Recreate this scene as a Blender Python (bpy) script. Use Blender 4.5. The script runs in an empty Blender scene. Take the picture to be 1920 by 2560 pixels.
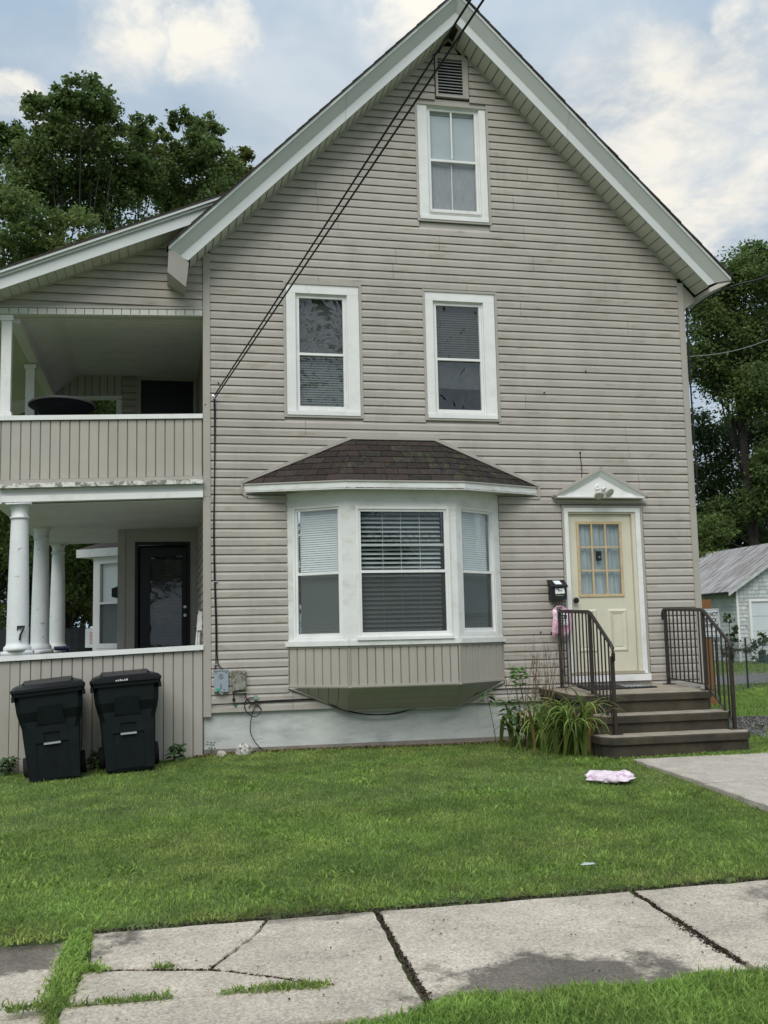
import bpy, math, random
import numpy as np
from mathutils import Vector, Matrix
C = bpy.context.scene.collection
scn = bpy.context.scene
R = random.Random(7)
NP = np.random.default_rng(11)

# ---------------------------------------------------------------- camera
yaw, pitch, roll = 0.21468, 0.11995, -0.02271
fw = Vector((math.sin(yaw)*math.cos(pitch), math.cos(yaw)*math.cos(pitch), math.sin(pitch)))
r0 = Vector((math.cos(yaw), -math.sin(yaw), 0)); u0 = r0.cross(fw)
rr = r0*math.cos(roll) + u0*math.sin(roll); uu = u0*math.cos(roll) - r0*math.sin(roll)
cam_d = bpy.data.cameras.new('camera'); cam = bpy.data.objects.new('camera', cam_d); C.objects.link(cam)
M = Matrix((rr, uu, -fw)).transposed().to_4x4(); M.translation = (-0.57898, -12.25441, 1.36577)
cam.matrix_world = M
cam_d.sensor_fit = 'VERTICAL'; cam_d.sensor_height = 36; cam_d.sensor_width = 27
cam_d.lens = 36*2590/2560; cam_d.clip_start = .05; cam_d.clip_end = 2000
scn.camera = cam

# ---------------------------------------------------------------- light
SUN_EL, SUN_AZ = math.radians(48), math.radians(205)     # behind the camera, a little to the left
world = bpy.data.worlds.new('World'); scn.world = world; world.use_nodes = True
wt = world.node_tree; wt.nodes.clear()
def wn(t, **k):
    n = wt.nodes.new(t)
    for a, b in k.items(): setattr(n, a, b)
    return n
def wl(a, b): wt.links.new(a, b)
def wmath(op, a, b=None, c=None):
    n = wn('ShaderNodeMath', operation=op)
    for i, v in enumerate((a, b, c)):
        if v is None: continue
        if isinstance(v, (int, float)): n.inputs[i].default_value = v
        else: wl(v, n.inputs[i])
    return n.outputs[0]
def wmix(f, a, b):
    n = wn('ShaderNodeMix', data_type='RGBA')
    for i, v in ((0, f), (6, a), (7, b)):
        if isinstance(v, (int, float, tuple)): n.inputs[i].default_value = v
        else: wl(v, n.inputs[i])
    return n.outputs[2]
SKY = 0.12
out = wn('ShaderNodeOutputWorld'); bg = wn('ShaderNodeBackground'); bg.inputs[1].default_value = SKY
sky = wn('ShaderNodeTexSky', sky_type='NISHITA', sun_disc=False, sun_elevation=SUN_EL, sun_rotation=SUN_AZ)
tc = wn('ShaderNodeTexCoord'); sep = wn('ShaderNodeSeparateXYZ'); wl(tc.outputs['Generated'], sep.inputs[0])
zz = wmath('ADD', wmath('MAXIMUM', sep.outputs[2], 0.0), 0.22)
cmb = wn('ShaderNodeCombineXYZ')
wl(wmath('DIVIDE', sep.outputs[0], zz), cmb.inputs[0]); wl(wmath('DIVIDE', sep.outputs[1], zz), cmb.inputs[1])
def wnoise(scale, det, rough, off):
    mp = wn('ShaderNodeMapping'); wl(cmb.outputs[0], mp.inputs[0]); mp.inputs[1].default_value = off
    n = wn('ShaderNodeTexNoise'); wl(mp.outputs[0], n.inputs[0])
    n.inputs['Scale'].default_value = scale; n.inputs['Detail'].default_value = det; n.inputs['Roughness'].default_value = rough
    n.inputs['Distortion'].default_value = .25
    return n.outputs[0]
def wramp(x, a, b):
    n = wn('ShaderNodeMapRange', interpolation_type='SMOOTHSTEP'); wl(x, n.inputs[0])
    n.inputs[1].default_value = a; n.inputs[2].default_value = b
    return n.outputs[0]
n1 = wnoise(.95, 7, .5, (3.4, 1.9, 0)); n2 = wnoise(2.3, 8, .56, (7.3, 4.2, 0)); n3 = wnoise(.7, 5, .5, (1.3, 9.2, 0)); n4 = wnoise(6.5, 9, .62, (2.2, 6.1, 0))
k = 1/SKY
def wc(r, g, b): return (r*k, g*k, b*k, 1)
nzv = wn('ShaderNodeTexNoise'); wl(tc.outputs['Generated'], nzv.inputs[0]); nzv.inputs['Scale'].default_value = 9; nzv.inputs['Detail'].default_value = 7; nzv.inputs['Roughness'].default_value = .62
of = wn('ShaderNodeVectorMath', operation='MULTIPLY_ADD'); wl(nzv.outputs['Color'], of.inputs[0]); of.inputs[1].default_value = (.15, .15, .10); of.inputs[2].default_value = (-.075, -.075, -.05)
dv_ = wn('ShaderNodeVectorMath', operation='ADD'); wl(tc.outputs['Generated'], dv_.inputs[0]); wl(of.outputs[0], dv_.inputs[1])
dn0 = wn('ShaderNodeVectorMath', operation='NORMALIZE'); wl(dv_.outputs[0], dn0.inputs[0])
def blob(d, a, b):                                      # a bank of bright cloud that stands in a given direction
    n = wn('ShaderNodeVectorMath', operation='DOT_PRODUCT'); wl(dn0.outputs[0], n.inputs[0]); n.inputs[1].default_value = d
    return wramp(n.outputs['Value'], a, b)
BANKS = [
    ((-0.0189, 0.8529, 0.5217), 0.99855, 1.0),
    ((0.0398, 0.8553, 0.5166), 0.99939, 1.0),
    ((-0.1114, 0.8796, 0.4625), 0.99920, 1.0),
    ((0.4174, 0.7903, 0.4485), 0.99605, 1.0),
    ((0.4688, 0.7639, 0.4435), 0.99684, 1.0),
    ((0.4510, 0.8017, 0.3922), 0.99419, 1.0),
    ((0.4880, 0.7704, 0.4104), 0.99842, 1.0),
    ((0.4886, 0.7148, 0.5003), 0.99842, 1.0),
    ((0.2126, 0.8142, 0.5403), 0.99868, 1.0)
]
bs = None
for d_, a_, b_ in BANKS:
    q_ = blob(d_, a_, b_); bs = q_ if bs is None else wmath('MAXIMUM', bs, q_)
blue = wmix(.93, sky.outputs[0], wc(.225, .315, .42))
grey = wmix(wramp(n2, .34, .66), wc(.25, .315, .385), wc(.40, .445, .485))
cl = wmix(wramp(n1, .30, .52), blue, grey)
lit = wmath('ADD', wmath('MULTIPLY', bs, wmath('ADD', .12, wmath('MULTIPLY', wramp(n4, .33, .66), 1.0))), wmath('MULTIPLY', wramp(n2, .50, .70), wmath('MULTIPLY', wramp(n3, .42, .7), .40)))
cl = wmix(wmath('MULTIPLY', wmath('MINIMUM', lit, 1.0), .88), cl, wc(.632, .60, .535))
zen = wn('ShaderNodeVectorMath', operation='SCALE'); wl(cl, zen.inputs[0])          # an overcast sky is brighter towards the zenith
wl(wmath('ADD', 1.0, wmath('MULTIPLY', wramp(sep.outputs[2], .45, 1.0), .9)), zen.inputs['Scale']); cl = zen.outputs[0]
wl(cl, bg.inputs[0]); wl(bg.outputs[0], out.inputs[0])
sd = bpy.data.lights.new('sun', 'SUN'); sd.energy = 1.5; sd.angle = math.radians(40); sd.color = (1, .965, .91)
so = bpy.data.objects.new('sun', sd); C.objects.link(so)
sdir = Vector((math.sin(SUN_AZ)*math.cos(SUN_EL), math.cos(SUN_AZ)*math.cos(SUN_EL), math.sin(SUN_EL)))
so.rotation_euler = (-sdir).to_track_quat('-Z', 'Y').to_euler(); so.location = sdir*40
vs = scn.view_settings; vs.view_transform = 'Standard'; vs.look = 'None'; vs.exposure = 0.66; vs.gamma = 1; vs.use_curve_mapping = False

# ---------------------------------------------------------------- materials
MATS = {}
def mat(name, col, rough=.6, var=.12, vs=2.5, bump=0., bs=80., metal=0., rnd=0., spec=.35, col2=None, f2=(.45, .7), s2=4., stretch=None, island=0., transl=0.):
    if name in MATS: return MATS[name]
    m = bpy.data.materials.new(name); m.use_nodes = True; t = m.node_tree; t.nodes.clear(); L = t.links.new
    o = t.nodes.new('ShaderNodeOutputMaterial'); p = t.nodes.new('ShaderNodeBsdfPrincipled')
    p.inputs['Roughness'].default_value = rough; p.inputs['Metallic'].default_value = metal; p.inputs['Specular IOR Level'].default_value = spec
    tcn = t.nodes.new('ShaderNodeTexCoord'); mp = t.nodes.new('ShaderNodeMapping'); L(tcn.outputs['Object'], mp.inputs[0])
    if stretch: mp.inputs[3].default_value = stretch
    def noise(s, d=5, r=.6):
        n = t.nodes.new('ShaderNodeTexNoise'); L(mp.outputs[0], n.inputs[0]); n.inputs['Scale'].default_value = s
        n.inputs['Detail'].default_value = d; n.inputs['Roughness'].default_value = r; return n.outputs[0]
    def rng(x, a, b, c, d):
        n = t.nodes.new('ShaderNodeMapRange'); L(x, n.inputs[0])
        for i, v in enumerate((a, b, c, d)): n.inputs[1+i].default_value = v
        return n.outputs[0]
    def mul(a, b):
        n = t.nodes.new('ShaderNodeMath'); n.operation = 'MULTIPLY'; L(a, n.inputs[0]); L(b, n.inputs[1]); return n.outputs[0]
    f = rng(noise(vs), .3, .7, 1-var, 1+var)
    if rnd:
        oi = t.nodes.new('ShaderNodeObjectInfo'); f = mul(f, rng(oi.outputs['Random'], 0, 1, 1-rnd, 1+rnd))
    if island:
        ge = t.nodes.new('ShaderNodeNewGeometry'); f = mul(f, rng(ge.outputs['Random Per Island'], 0, 1, 1-island, 1+island))
    base = (*col, 1)
    mx = t.nodes.new('ShaderNodeMix'); mx.data_type = 'RGBA'; mx.inputs[6].default_value = base; mx.inputs[7].default_value = (*(col2 or col), 1)
    if col2: L(rng(noise(s2, 7, .65), f2[0], f2[1], 0, 1), mx.inputs[0])
    else: mx.inputs[0].default_value = 0
    sc = t.nodes.new('ShaderNodeVectorMath'); sc.operation = 'SCALE'; L(mx.outputs[2], sc.inputs[0]); L(f, sc.inputs['Scale'])
    L(sc.outputs[0], p.inputs['Base Color'])
    if bump:
        b = t.nodes.new('ShaderNodeBump'); b.inputs['Strength'].default_value = bump; b.inputs['Distance'].default_value = .01
        L(noise(bs, 4), b.inputs['Height']); L(b.outputs[0], p.inputs['Normal'])
    sh = p.outputs[0]
    if transl:
        tr = t.nodes.new('ShaderNodeBsdfTranslucent'); L(sc.outputs[0], tr.inputs[0])
        ms = t.nodes.new('ShaderNodeMixShader'); ms.inputs[0].default_value = transl; L(sh, ms.inputs[1]); L(tr.outputs[0], ms.inputs[2]); sh = ms.outputs[0]
    L(sh, o.inputs[0]); MATS[name] = m
    m['nodes_sc'] = sc.name
    return m
def glassy(name, refl=1.6, tint=(.97, .985, .98), cover=0., covercol=(.1, .1, .1), wave=0.):
    m = bpy.data.materials.new(name); m.use_nodes = True; t = m.node_tree; t.nodes.clear(); L = t.links.new
    o = t.nodes.new('ShaderNodeOutputMaterial'); fr = t.nodes.new('ShaderNodeFresnel'); fr.inputs[0].default_value = refl
    tr = t.nodes.new('ShaderNodeBsdfTransparent'); tr.inputs[0].default_value = (*tint, 1)
    gl = t.nodes.new('ShaderNodeBsdfGlossy'); gl.inputs['Roughness'].default_value = .015
    if wave:
        tcn = t.nodes.new('ShaderNodeTexCoord'); nz = t.nodes.new('ShaderNodeTexNoise'); L(tcn.outputs['Object'], nz.inputs[0]); nz.inputs['Scale'].default_value = 3.5; nz.inputs['Detail'].default_value = 2
        nz.inputs['Distortion'].default_value = 1.2
        b = t.nodes.new('ShaderNodeBump'); b.inputs['Strength'].default_value = wave; b.inputs['Distance'].default_value = .02; L(nz.outputs[0], b.inputs['Height']); L(b.outputs[0], gl.inputs['Normal'])
    a = t.nodes.new('ShaderNodeMixShader')
    ge = t.nodes.new('ShaderNodeNewGeometry'); fm = t.nodes.new('ShaderNodeMath'); fm.operation = 'SUBTRACT'; fm.inputs[0].default_value = 1; L(ge.outputs['Backfacing'], fm.inputs[1])
    fx = t.nodes.new('ShaderNodeMath'); fx.operation = 'MULTIPLY'; L(fr.outputs[0], fx.inputs[0]); L(fm.outputs[0], fx.inputs[1])
    L(fx.outputs[0], a.inputs[0]); L(tr.outputs[0], a.inputs[1]); L(gl.outputs[0], a.inputs[2]); sh = a.outputs[0]
    if cover:
        d = t.nodes.new('ShaderNodeBsdfDiffuse'); d.inputs[0].default_value = (*covercol, 1)
        c = t.nodes.new('ShaderNodeMixShader'); c.inputs[0].default_value = cover; L(sh, c.inputs[1]); L(d.outputs[0], c.inputs[2]); sh = c.outputs[0]
    L(sh, o.inputs[0]); return m
SID = mat('vinyl_siding', (.408, .374, .329), .5, .075, 1.1, rnd=.03, col2=(.315, .287, .247), f2=(.50, .80), s2=1.6, stretch=(1.6, 1, 1.6), bump=.16, bs=5)
GTR = mat('greige_trim', (.375, .35, .305), .5, .06, 2., rnd=.02)
SOF = mat('soffit_vinyl', (.56, .55, .49), .5, .05, 2., rnd=.03)
VBD = mat('vertical_vinyl', (.405, .378, .328), .5, .06, 2., rnd=.025, bump=.05, bs=120)
WHT = mat('white_paint', (.755, .75, .725), .45, .06, 3., col2=(.60, .60, .55), f2=(.55, .8), s2=5)
WHC = mat('white_column_paint', (.70, .715, .71), .5, .06, 3., col2=(.36, .355, .31), f2=(.62, .69), s2=11, bump=.2, bs=30)
WHG = mat('white_grimy', (.70, .705, .68), .5, .06, 3., col2=(.56, .54, .45), f2=(.5, .75), s2=4, stretch=(1, 1, 2))
WHD = mat('white_weathered', (.70, .69, .64), .6, .08, 4., col2=(.22, .21, .16), f2=(.44, .56), s2=14, bump=.2, bs=60)
ALU = mat('aluminium_fascia', (.60, .62, .605), .4, .04, 2., rnd=.02)
GRA = mat('grey_aluminium', (.56, .575, .555), .45, .05, 2.)
FND = mat('foundation_paint', (.52, .54, .515), .7, .12, 3., bump=.5, bs=45, col2=(.33, .35, .34), f2=(.5, .8), s2=2.5, stretch=(1, 1, 3))
CEI = mat('porch_ceiling', (.72, .70, .71), .6, .08, 2.)
SHG = mat('asphalt_shingle', (.053, .040, .036), .95, .3, 30, rnd=.22, bump=.6, bs=240, col2=(.040, .038, .030), f2=(.45, .7), s2=5, spec=.1)
MOS = mat('mossy_shingle', (.040, .036, .034), .95, .35, 30, rnd=.2, bump=.7, bs=200, col2=(.075, .072, .036), f2=(.5, .66), s2=12, spec=.1)
CRM = mat('cream_door_paint', (.61, .58, .455), .45, .05, 3., col2=(.51, .47, .345), f2=(.6, .85), s2=4)
TAN = mat('tan_wood_trim', (.52, .40, .235), .55, .12, 10., bump=.1, bs=60)
BLK = mat('black_metal', (.012, .012, .014), .45, .1, 8.)
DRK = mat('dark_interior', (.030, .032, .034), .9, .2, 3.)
BLD = mat('white_blind', (.74, .77, .755), .6, .05, 3.)
BLG = mat('grey_blind', (.125, .14, .13), .6, .08, 3.)
CUR = mat('sheer_curtain', (.36, .41, .43), .8, .12, 3.)
PAL = mat('pale_sheet', (.46, .49, .52), .8, .08, 2.)
SCR = mat('frayed_curtain', (.30, .30, .32), .9, .25, 40., stretch=(3, 3, .15))
GLS = glassy('window_glass', 1.75, wave=.10)
GLW = glassy('filmed_window_glass', 2.1, wave=.75)
SCN = glassy('window_screen', 1.3, cover=.36, covercol=(.075, .078, .076))
RAIL = mat('brown_rail_paint', (.034, .026, .022), .4, .2, 12., col2=(.09, .055, .035), f2=(.62, .8), s2=20)
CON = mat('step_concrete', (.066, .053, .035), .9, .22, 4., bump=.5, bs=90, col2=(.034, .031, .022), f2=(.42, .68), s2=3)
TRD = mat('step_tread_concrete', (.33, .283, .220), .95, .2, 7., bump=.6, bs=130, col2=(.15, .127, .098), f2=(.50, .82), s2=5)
BIN = mat('bin_plastic', (.005, .0085, .009), .5, .15, 5., spec=.18, col2=(.010, .0125, .013), f2=(.5, .8), s2=6)
BIL = mat('bin_lid_plastic', (.010, .011, .0125), .4, .15, 6., spec=.22)
STL = mat('bare_steel', (.62, .63, .64), .3, .05, 9, metal=.9)
CAB = mat('black_cable', (.008, .008, .009), .5, .1, 9)
UTG = mat('grey_utility_plastic', (.30, .34, .385), .45, .05, 4)
UTM = mat('lichened_plastic', (.30, .30, .265), .8, .2, 8, col2=(.115, .105, .06), f2=(.44, .58), s2=16, bump=.4, bs=60)
GRN = mat('green_clip', (.04, .36, .20), .5)
PNK = mat('pink_mailer', (.64, .33, .46), .4, .10, 7., col2=(.78, .66, .70), f2=(.5, .6), s2=14, bump=.3, bs=14)
PNL = mat('pale_pink_mailer', (.72, .60, .66), .4, .16, 9., col2=(.46, .32, .42), f2=(.54, .62), s2=13, bump=.3, bs=14)
PPR = mat('paper', (.76, .77, .77), .7, .04, 6)
INK = mat('ink', (.03, .03, .04), .7)
WOD = mat('cedar_post', (.27, .125, .045), .7, .25, 5., bump=.3, bs=40, stretch=(8, 8, 1), col2=(.17, .085, .04), f2=(.45, .7), s2=5)
FEN = mat('dark_fence_wood', (.020, .022, .026), .8, .25, 6, rnd=.25)
SHK = mat('weathered_shingle_wall', (.47, .50, .48), .85, .12, 3, rnd=.13, col2=(.24, .25, .23), f2=(.55, .75), s2=4, bump=.3, bs=40)
TIN = mat('rusted_tin_roof', (.34, .335, .33), .5, .15, 2., metal=.2, rnd=.18, col2=(.125, .095, .082), f2=(.40, .66), s2=1.3, stretch=(.7, 4, .7))
MAT = mat('doormat_rubber', (.022, .022, .024), .9, .2, 30)
SWK = mat('sidewalk_concrete', (.47, .405, .325), .95, .17, 1.6, bump=.55, bs=110, col2=(.385, .33, .265), f2=(.4, .7), s2=5, rnd=.04)
WLK = mat('walk_concrete', (.46, .41, .35), .95, .10, 3., bump=.5, bs=110, col2=(.38, .335, .28), f2=(.4, .7), s2=5)
SOI = mat('soil', (.050, .040, .028), 1, .3, 6, bump=.6, bs=40)
GRV = mat('gravel', (.21, .20, .19), .95, .45, 38, bump=1., bs=60, col2=(.11, .105, .10), f2=(.4, .6), s2=22)
TRK = mat('bark', (.040, .034, .028), .95, .3, 5, bump=.6, bs=14)
def leafmat(n, c, c2, i=.45, **kw): return mat(n, c, .55, .25, .5, island=i, col2=c2, f2=(.4, .65), s2=.55, transl=.50, spec=.25, **kw)
LFA = leafmat('maple_leaves', (.108, .168, .050), (.150, .190, .058))
LFY = leafmat('yellowing_leaves', (.105, .125, .026), (.15, .145, .030))
LFW = leafmat('walnut_leaves', (.092, .148, .046), (.145, .188, .054))
LFD = leafmat('shade_leaves', (.048, .082, .030), (.075, .112, .036))
LFB = leafmat('bush_leaves', (.075, .125, .03), (.05, .09, .025))
def grassmat(n, c, c2, s): return mat(n, c, .6, .30, 2.6, island=.38, col2=c2, f2=(.40, .64), s2=s, transl=.45, spec=.2)
GR1 = grassmat('lawn_grass', (.195, .300, .068), (.285, .355, .095), 1.3)
GR2 = grassmat('crabgrass', (.225, .350, .078), (.275, .375, .095), 2.)
GR3 = grassmat('dry_grass', (.25, .22, .10), (.15, .165, .06), 3.)
LIL = mat('lily_leaf', (.20, .285, .075), .45, .2, 6., rnd=.5, transl=.4, col2=(.29, .335, .095), f2=(.5, .7), s2=6)
LIB = mat('browned_lily_leaf', (.30, .20, .075), .6, .2, 6., rnd=.3, transl=.2)
STK = mat('dry_stalk', (.17, .12, .075), .8, .2, 6., rnd=.3)

def wiped(m, pt=.62):                                             # patches where the old film of dirt was left or wiped off
    t = m.node_tree; L = t.links.new; p = [n for n in t.nodes if n.type == 'BSDF_PRINCIPLED'][0]; sc = t.nodes[m['nodes_sc']]
    tcn = t.nodes.new('ShaderNodeTexCoord'); cur = sc.outputs[0]
    for scl, nsc, a, b, col in (((1.3, 1, 7), 1.7, pt, pt+.03, (.86, .84, .78, 1)), ((9, 1, .5), 1.5, .58, .85, (.90, .885, .85, 1)), ((.25, 1, .3), 1.4, .45, .7, (.93, .92, .91, 1))):
        mp = t.nodes.new('ShaderNodeMapping'); L(tcn.outputs['Object'], mp.inputs[0]); mp.inputs[3].default_value = scl
        nz = t.nodes.new('ShaderNodeTexNoise'); L(mp.outputs[0], nz.inputs[0]); nz.inputs['Scale'].default_value = nsc; nz.inputs['Detail'].default_value = 3
        mr = t.nodes.new('ShaderNodeMapRange'); L(nz.outputs[0], mr.inputs[0]); mr.inputs[1].default_value = a; mr.inputs[2].default_value = b
        mx = t.nodes.new('ShaderNodeMix'); mx.data_type = 'RGBA'; mx.blend_type = 'MULTIPLY'; L(mr.outputs[0], mx.inputs[0]); L(cur, mx.inputs[6]); mx.inputs[7].default_value = col; cur = mx.outputs[2]
    L(cur, p.inputs['Base Color'])
wiped(SID); wiped(VBD, .72); wiped(FND, .68)
# concrete with aggregate, and the stains that belong to the slabs
def speckle(m, amt, stains=()):
    t = m.node_tree; L = t.links.new; p = [n for n in t.nodes if n.type == 'BSDF_PRINCIPLED'][0]; sc = t.nodes[m['nodes_sc']]
    tcn = t.nodes.new('ShaderNodeTexCoord'); v = t.nodes.new('ShaderNodeTexVoronoi'); v.inputs['Scale'].default_value = 85; L(tcn.outputs['Object'], v.inputs[0])
    mr = t.nodes.new('ShaderNodeMapRange'); L(v.outputs['Color'], mr.inputs[0]); mr.inputs[3].default_value = 1-amt; mr.inputs[4].default_value = 1+amt
    s2 = t.nodes.new('ShaderNodeVectorMath'); s2.operation = 'SCALE'; L(sc.outputs[0], s2.inputs[0]); L(mr.outputs[0], s2.inputs['Scale']); cur = s2.outputs[0]
    nz = t.nodes.new('ShaderNodeTexNoise'); L(tcn.outputs['Object'], nz.inputs[0]); nz.inputs['Scale'].default_value = 3.2; nz.inputs['Detail'].default_value = 9; nz.inputs['Roughness'].default_value = .68
    for (x, y, rx, ry, dk) in stains:
        mp = t.nodes.new('ShaderNodeMapping'); L(tcn.outputs['Object'], mp.inputs[0]); mp.vector_type = 'TEXTURE'; mp.inputs[1].default_value = (x, y, 0); mp.inputs[3].default_value = (rx, ry, 50)
        ln = t.nodes.new('ShaderNodeVectorMath'); ln.operation = 'LENGTH'; L(mp.outputs[0], ln.inputs[0])
        ad = t.nodes.new('ShaderNodeMath'); ad.operation = 'MULTIPLY_ADD'; L(nz.outputs[0], ad.inputs[0]); ad.inputs[1].default_value = 2.2; L(ln.outputs['Value'], ad.inputs[2])
        r_ = t.nodes.new('ShaderNodeMapRange'); L(ad.outputs[0], r_.inputs[0]); r_.inputs[1].default_value = 1.95; r_.inputs[2].default_value = 2.22; r_.inputs[3].default_value = dk; r_.inputs[4].default_value = 1
        s3 = t.nodes.new('ShaderNodeVectorMath'); s3.operation = 'SCALE'; L(cur, s3.inputs[0]); L(r_.outputs[0], s3.inputs['Scale']); cur = s3.outputs[0]
    L(cur, p.inputs['Base Color'])
speckle(SWK, .34, [(1.22, -7.66, .66, .46, .30), (-1.75, -6.25, .95, .50, .32), (3.15, -6.9, .5, .55, .50), (.35, -6.17, .42, .12, .55)])
speckle(WLK, .22)
speckle(GRV, .5)

# ---------------------------------------------------------------- mesh helpers
def put(o, parent=None):
    C.objects.link(o)
    if parent is not None: o.parent = parent
    return o
def wpos(o):
    v = Vector((0, 0, 0))
    while o is not None: v += o.location; o = o.parent
    return v
class MB:
    def __init__(s, f=None): s.v = []; s.f = []; s.t = f
    def add(s, vs, fs):
        n = len(s.v); s.v += [tuple(v) for v in vs]; s.f += [tuple(i+n for i in f) for f in fs]; return s
    def box(s, x0, x1, y0, y1, z0, z1):
        return s.add([(x0, y0, z0), (x1, y0, z0), (x1, y1, z0), (x0, y1, z0), (x0, y0, z1), (x1, y0, z1), (x1, y1, z1), (x0, y1, z1)],
                     [(0, 3, 2, 1), (4, 5, 6, 7), (0, 1, 5, 4), (1, 2, 6, 5), (2, 3, 7, 6), (3, 0, 4, 7)])
    def hexa(s, a, b):                                   # two matching quads, a in front of b
        return s.add(list(a)+list(b), [(0, 1, 2, 3), (7, 6, 5, 4), (0, 4, 5, 1), (1, 5, 6, 2), (2, 6, 7, 3), (3, 7, 4, 0)])
    def prism(s, a, b):                                  # polygon a joined to polygon b
        n = len(a)
        return s.add(list(a)+list(b), [tuple(range(n)), tuple(range(2*n-1, n-1, -1))]+[((i+1) % n, i, i+n, (i+1) % n+n) for i in range(n)])
    def tube(s, pts, r, n=6, cap=True):
        pts = [Vector(p) for p in pts]; rs = r if isinstance(r, (list, tuple)) else [r]*len(pts); ring = []
        up = Vector((0.13, .21, 1))
        for i, p in enumerate(pts):
            d = (pts[min(i+1, len(pts)-1)]-pts[max(i-1, 0)]).normalized()
            a = d.cross(up)
            if a.length < .15: a = d.cross(Vector((1, .1, 0)))
            a.normalize(); b = d.cross(a)
            ring.append([p+(a*math.cos(2*math.pi*j/n)+b*math.sin(2*math.pi*j/n))*rs[i] for j in range(n)])
        fs = [(i*n+j, i*n+(j+1) % n, (i+1)*n+(j+1) % n, (i+1)*n+j) for i in range(len(pts)-1) for j in range(n)]
        if cap: fs += [tuple(range(n-1, -1, -1)), tuple((len(pts)-1)*n+j for j in range(n))]
        return s.add([v for g in ring for v in g], fs)
    def bar(s, p, q, w, d=None, up=(0, 0, 1)):            # square bar
        p, q = Vector(p), Vector(q); d = d or w; a = (q-p).normalized(); b = a.cross(Vector(up))
        if b.length < .01: b = a.cross(Vector((0, 1, 0)))
        b.normalize(); c = b.cross(a)
        rg = lambda o: [o-b*w/2-c*d/2, o+b*w/2-c*d/2, o+b*w/2+c*d/2, o-b*w/2+c*d/2]
        return s.prism(rg(p), rg(q))
    def lathe(s, x, y, prof, n=20):
        vs = [(x+r*math.cos(2*math.pi*j/n), y+r*math.sin(2*math.pi*j/n), z) for r, z in prof for j in range(n)]
        fs = [(i*n+j, i*n+(j+1) % n, (i+1)*n+(j+1) % n, (i+1)*n+j) for i in range(len(prof)-1) for j in range(n)]
        fs += [tuple(range(n-1, -1, -1)), tuple((len(prof)-1)*n+j for j in range(n))]
        return s.add(vs, fs)
    def build(s, name, m, parent=None, smooth=False, local=False, kind=None):
        me = bpy.data.meshes.new(name); vs = [s.t(v) for v in s.v] if s.t else s.v
        if parent is not None and not local:
            w = wpos(parent); vs = [(v[0]-w.x, v[1]-w.y, v[2]-w.z) for v in vs]
        me.from_pydata(vs, [], s.f); me.materials.append(m)
        import bmesh
        bm = bmesh.new(); bm.from_mesh(me); bmesh.ops.recalc_face_normals(bm, faces=bm.faces); bm.to_mesh(me); bm.free()
        if smooth: me.polygons.foreach_set('use_smooth', [True]*len(me.polygons))
        me.update(); o = bpy.data.objects.new(name, me); put(o, parent)
        if kind: o['kind'] = kind
        return o
def B_(*a): return MB().box(*a)
def thing(name, label, cat, loc=(0, 0, 0), group=None):
    o = bpy.data.objects.new(name, None); o.location = loc; o.empty_display_size = .1; C.objects.link(o)
    return tag(o, label, cat, group)
def tag(o, label, cat, group=None):
    o['label'] = label; o['category'] = cat
    if group: o['group'] = group
    return o
def base_at(o, loc):                                      # give a one-mesh thing its own origin
    loc = Vector(loc); o.data.transform(Matrix.Translation(-loc)); o.location = loc; return o
def clip(poly, a, b, c):                                  # keep a*u+b*v+c >= 0
    o = []
    for i, p in enumerate(poly):
        q = poly[(i+1) % len(poly)]; dp = a*p[0]+b*p[1]+c; dq = a*q[0]+b*q[1]+c
        if dp >= 0: o.append(p)
        if (dp > 0 > dq) or (dp < 0 < dq):
            t = dp/(dp-dq); o.append((p[0]+(q[0]-p[0])*t, p[1]+(q[1]-p[1])*t))
    return o
def clip_poly(poly, by):                                  # by: convex, counter-clockwise
    for i, p in enumerate(by):
        q = by[(i+1) % len(by)]; a, b = -(q[1]-p[1]), q[0]-p[0]
        poly = clip(poly, a, b, -(a*p[0]+b*p[1]))
        if len(poly) < 3: return []
    return poly
def tri_mesh(name, V, T, m, parent=None, kind=None):
    me = bpy.data.meshes.new(name); n = len(V); k_ = len(T)
    me.vertices.add(n); me.vertices.foreach_set('co', np.asarray(V, np.float32).ravel())
    me.loops.add(3*k_); me.loops.foreach_set('vertex_index', np.asarray(T, np.int32).ravel())
    me.polygons.add(k_); me.polygons.foreach_set('loop_start', np.arange(0, 3*k_, 3, dtype=np.int32))
    me.update(calc_edges=True); me.materials.append(m)
    o = bpy.data.objects.new(name, me); put(o, parent)
    if kind: o['kind'] = kind
    return o

# ---------------------------------------------------------------- ground
def sm(t): t = np.clip(t, 0, 1); return t*t*(3-2*t)
def g(x, y):
    x = np.asarray(x, float); y = np.asarray(y, float)
    z = .085 - .035*sm((-y)/2.2) - .245*sm((-y-1.6)/5.2)
    z = z - .05*np.clip(-x+.1, 0, 3)*sm((y+6.5)/4) + .0*x
    z = z + .02*np.sin(x*1.7+y*.9)*sm((y+6)/2)*.5
    z = np.where(y > 0, z - .05*sm((x-6.0)/2)*sm(y/2) , z)
    return z
xs = np.concatenate([np.linspace(-160, -12, 16), np.linspace(-10, 14, 97), np.linspace(16, 170, 18)])
ys = np.concatenate([np.linspace(-90, -12, 14), np.linspace(-11, 3, 71), np.linspace(4, 30, 14), np.linspace(35, 190, 14)])
X, Y = np.meshgrid(xs, ys); Zg = g(X, Y) - .012
Zg = np.where((Y < -6.12) & (Y > -7.9), Zg-.05, Zg)
V = np.stack([X, Y, Zg], -1).reshape(-1, 3); nx = len(xs); ny = len(ys)
ii = (np.arange(ny-1)[:, None]*nx+np.arange(nx-1)[None]).ravel()
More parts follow.
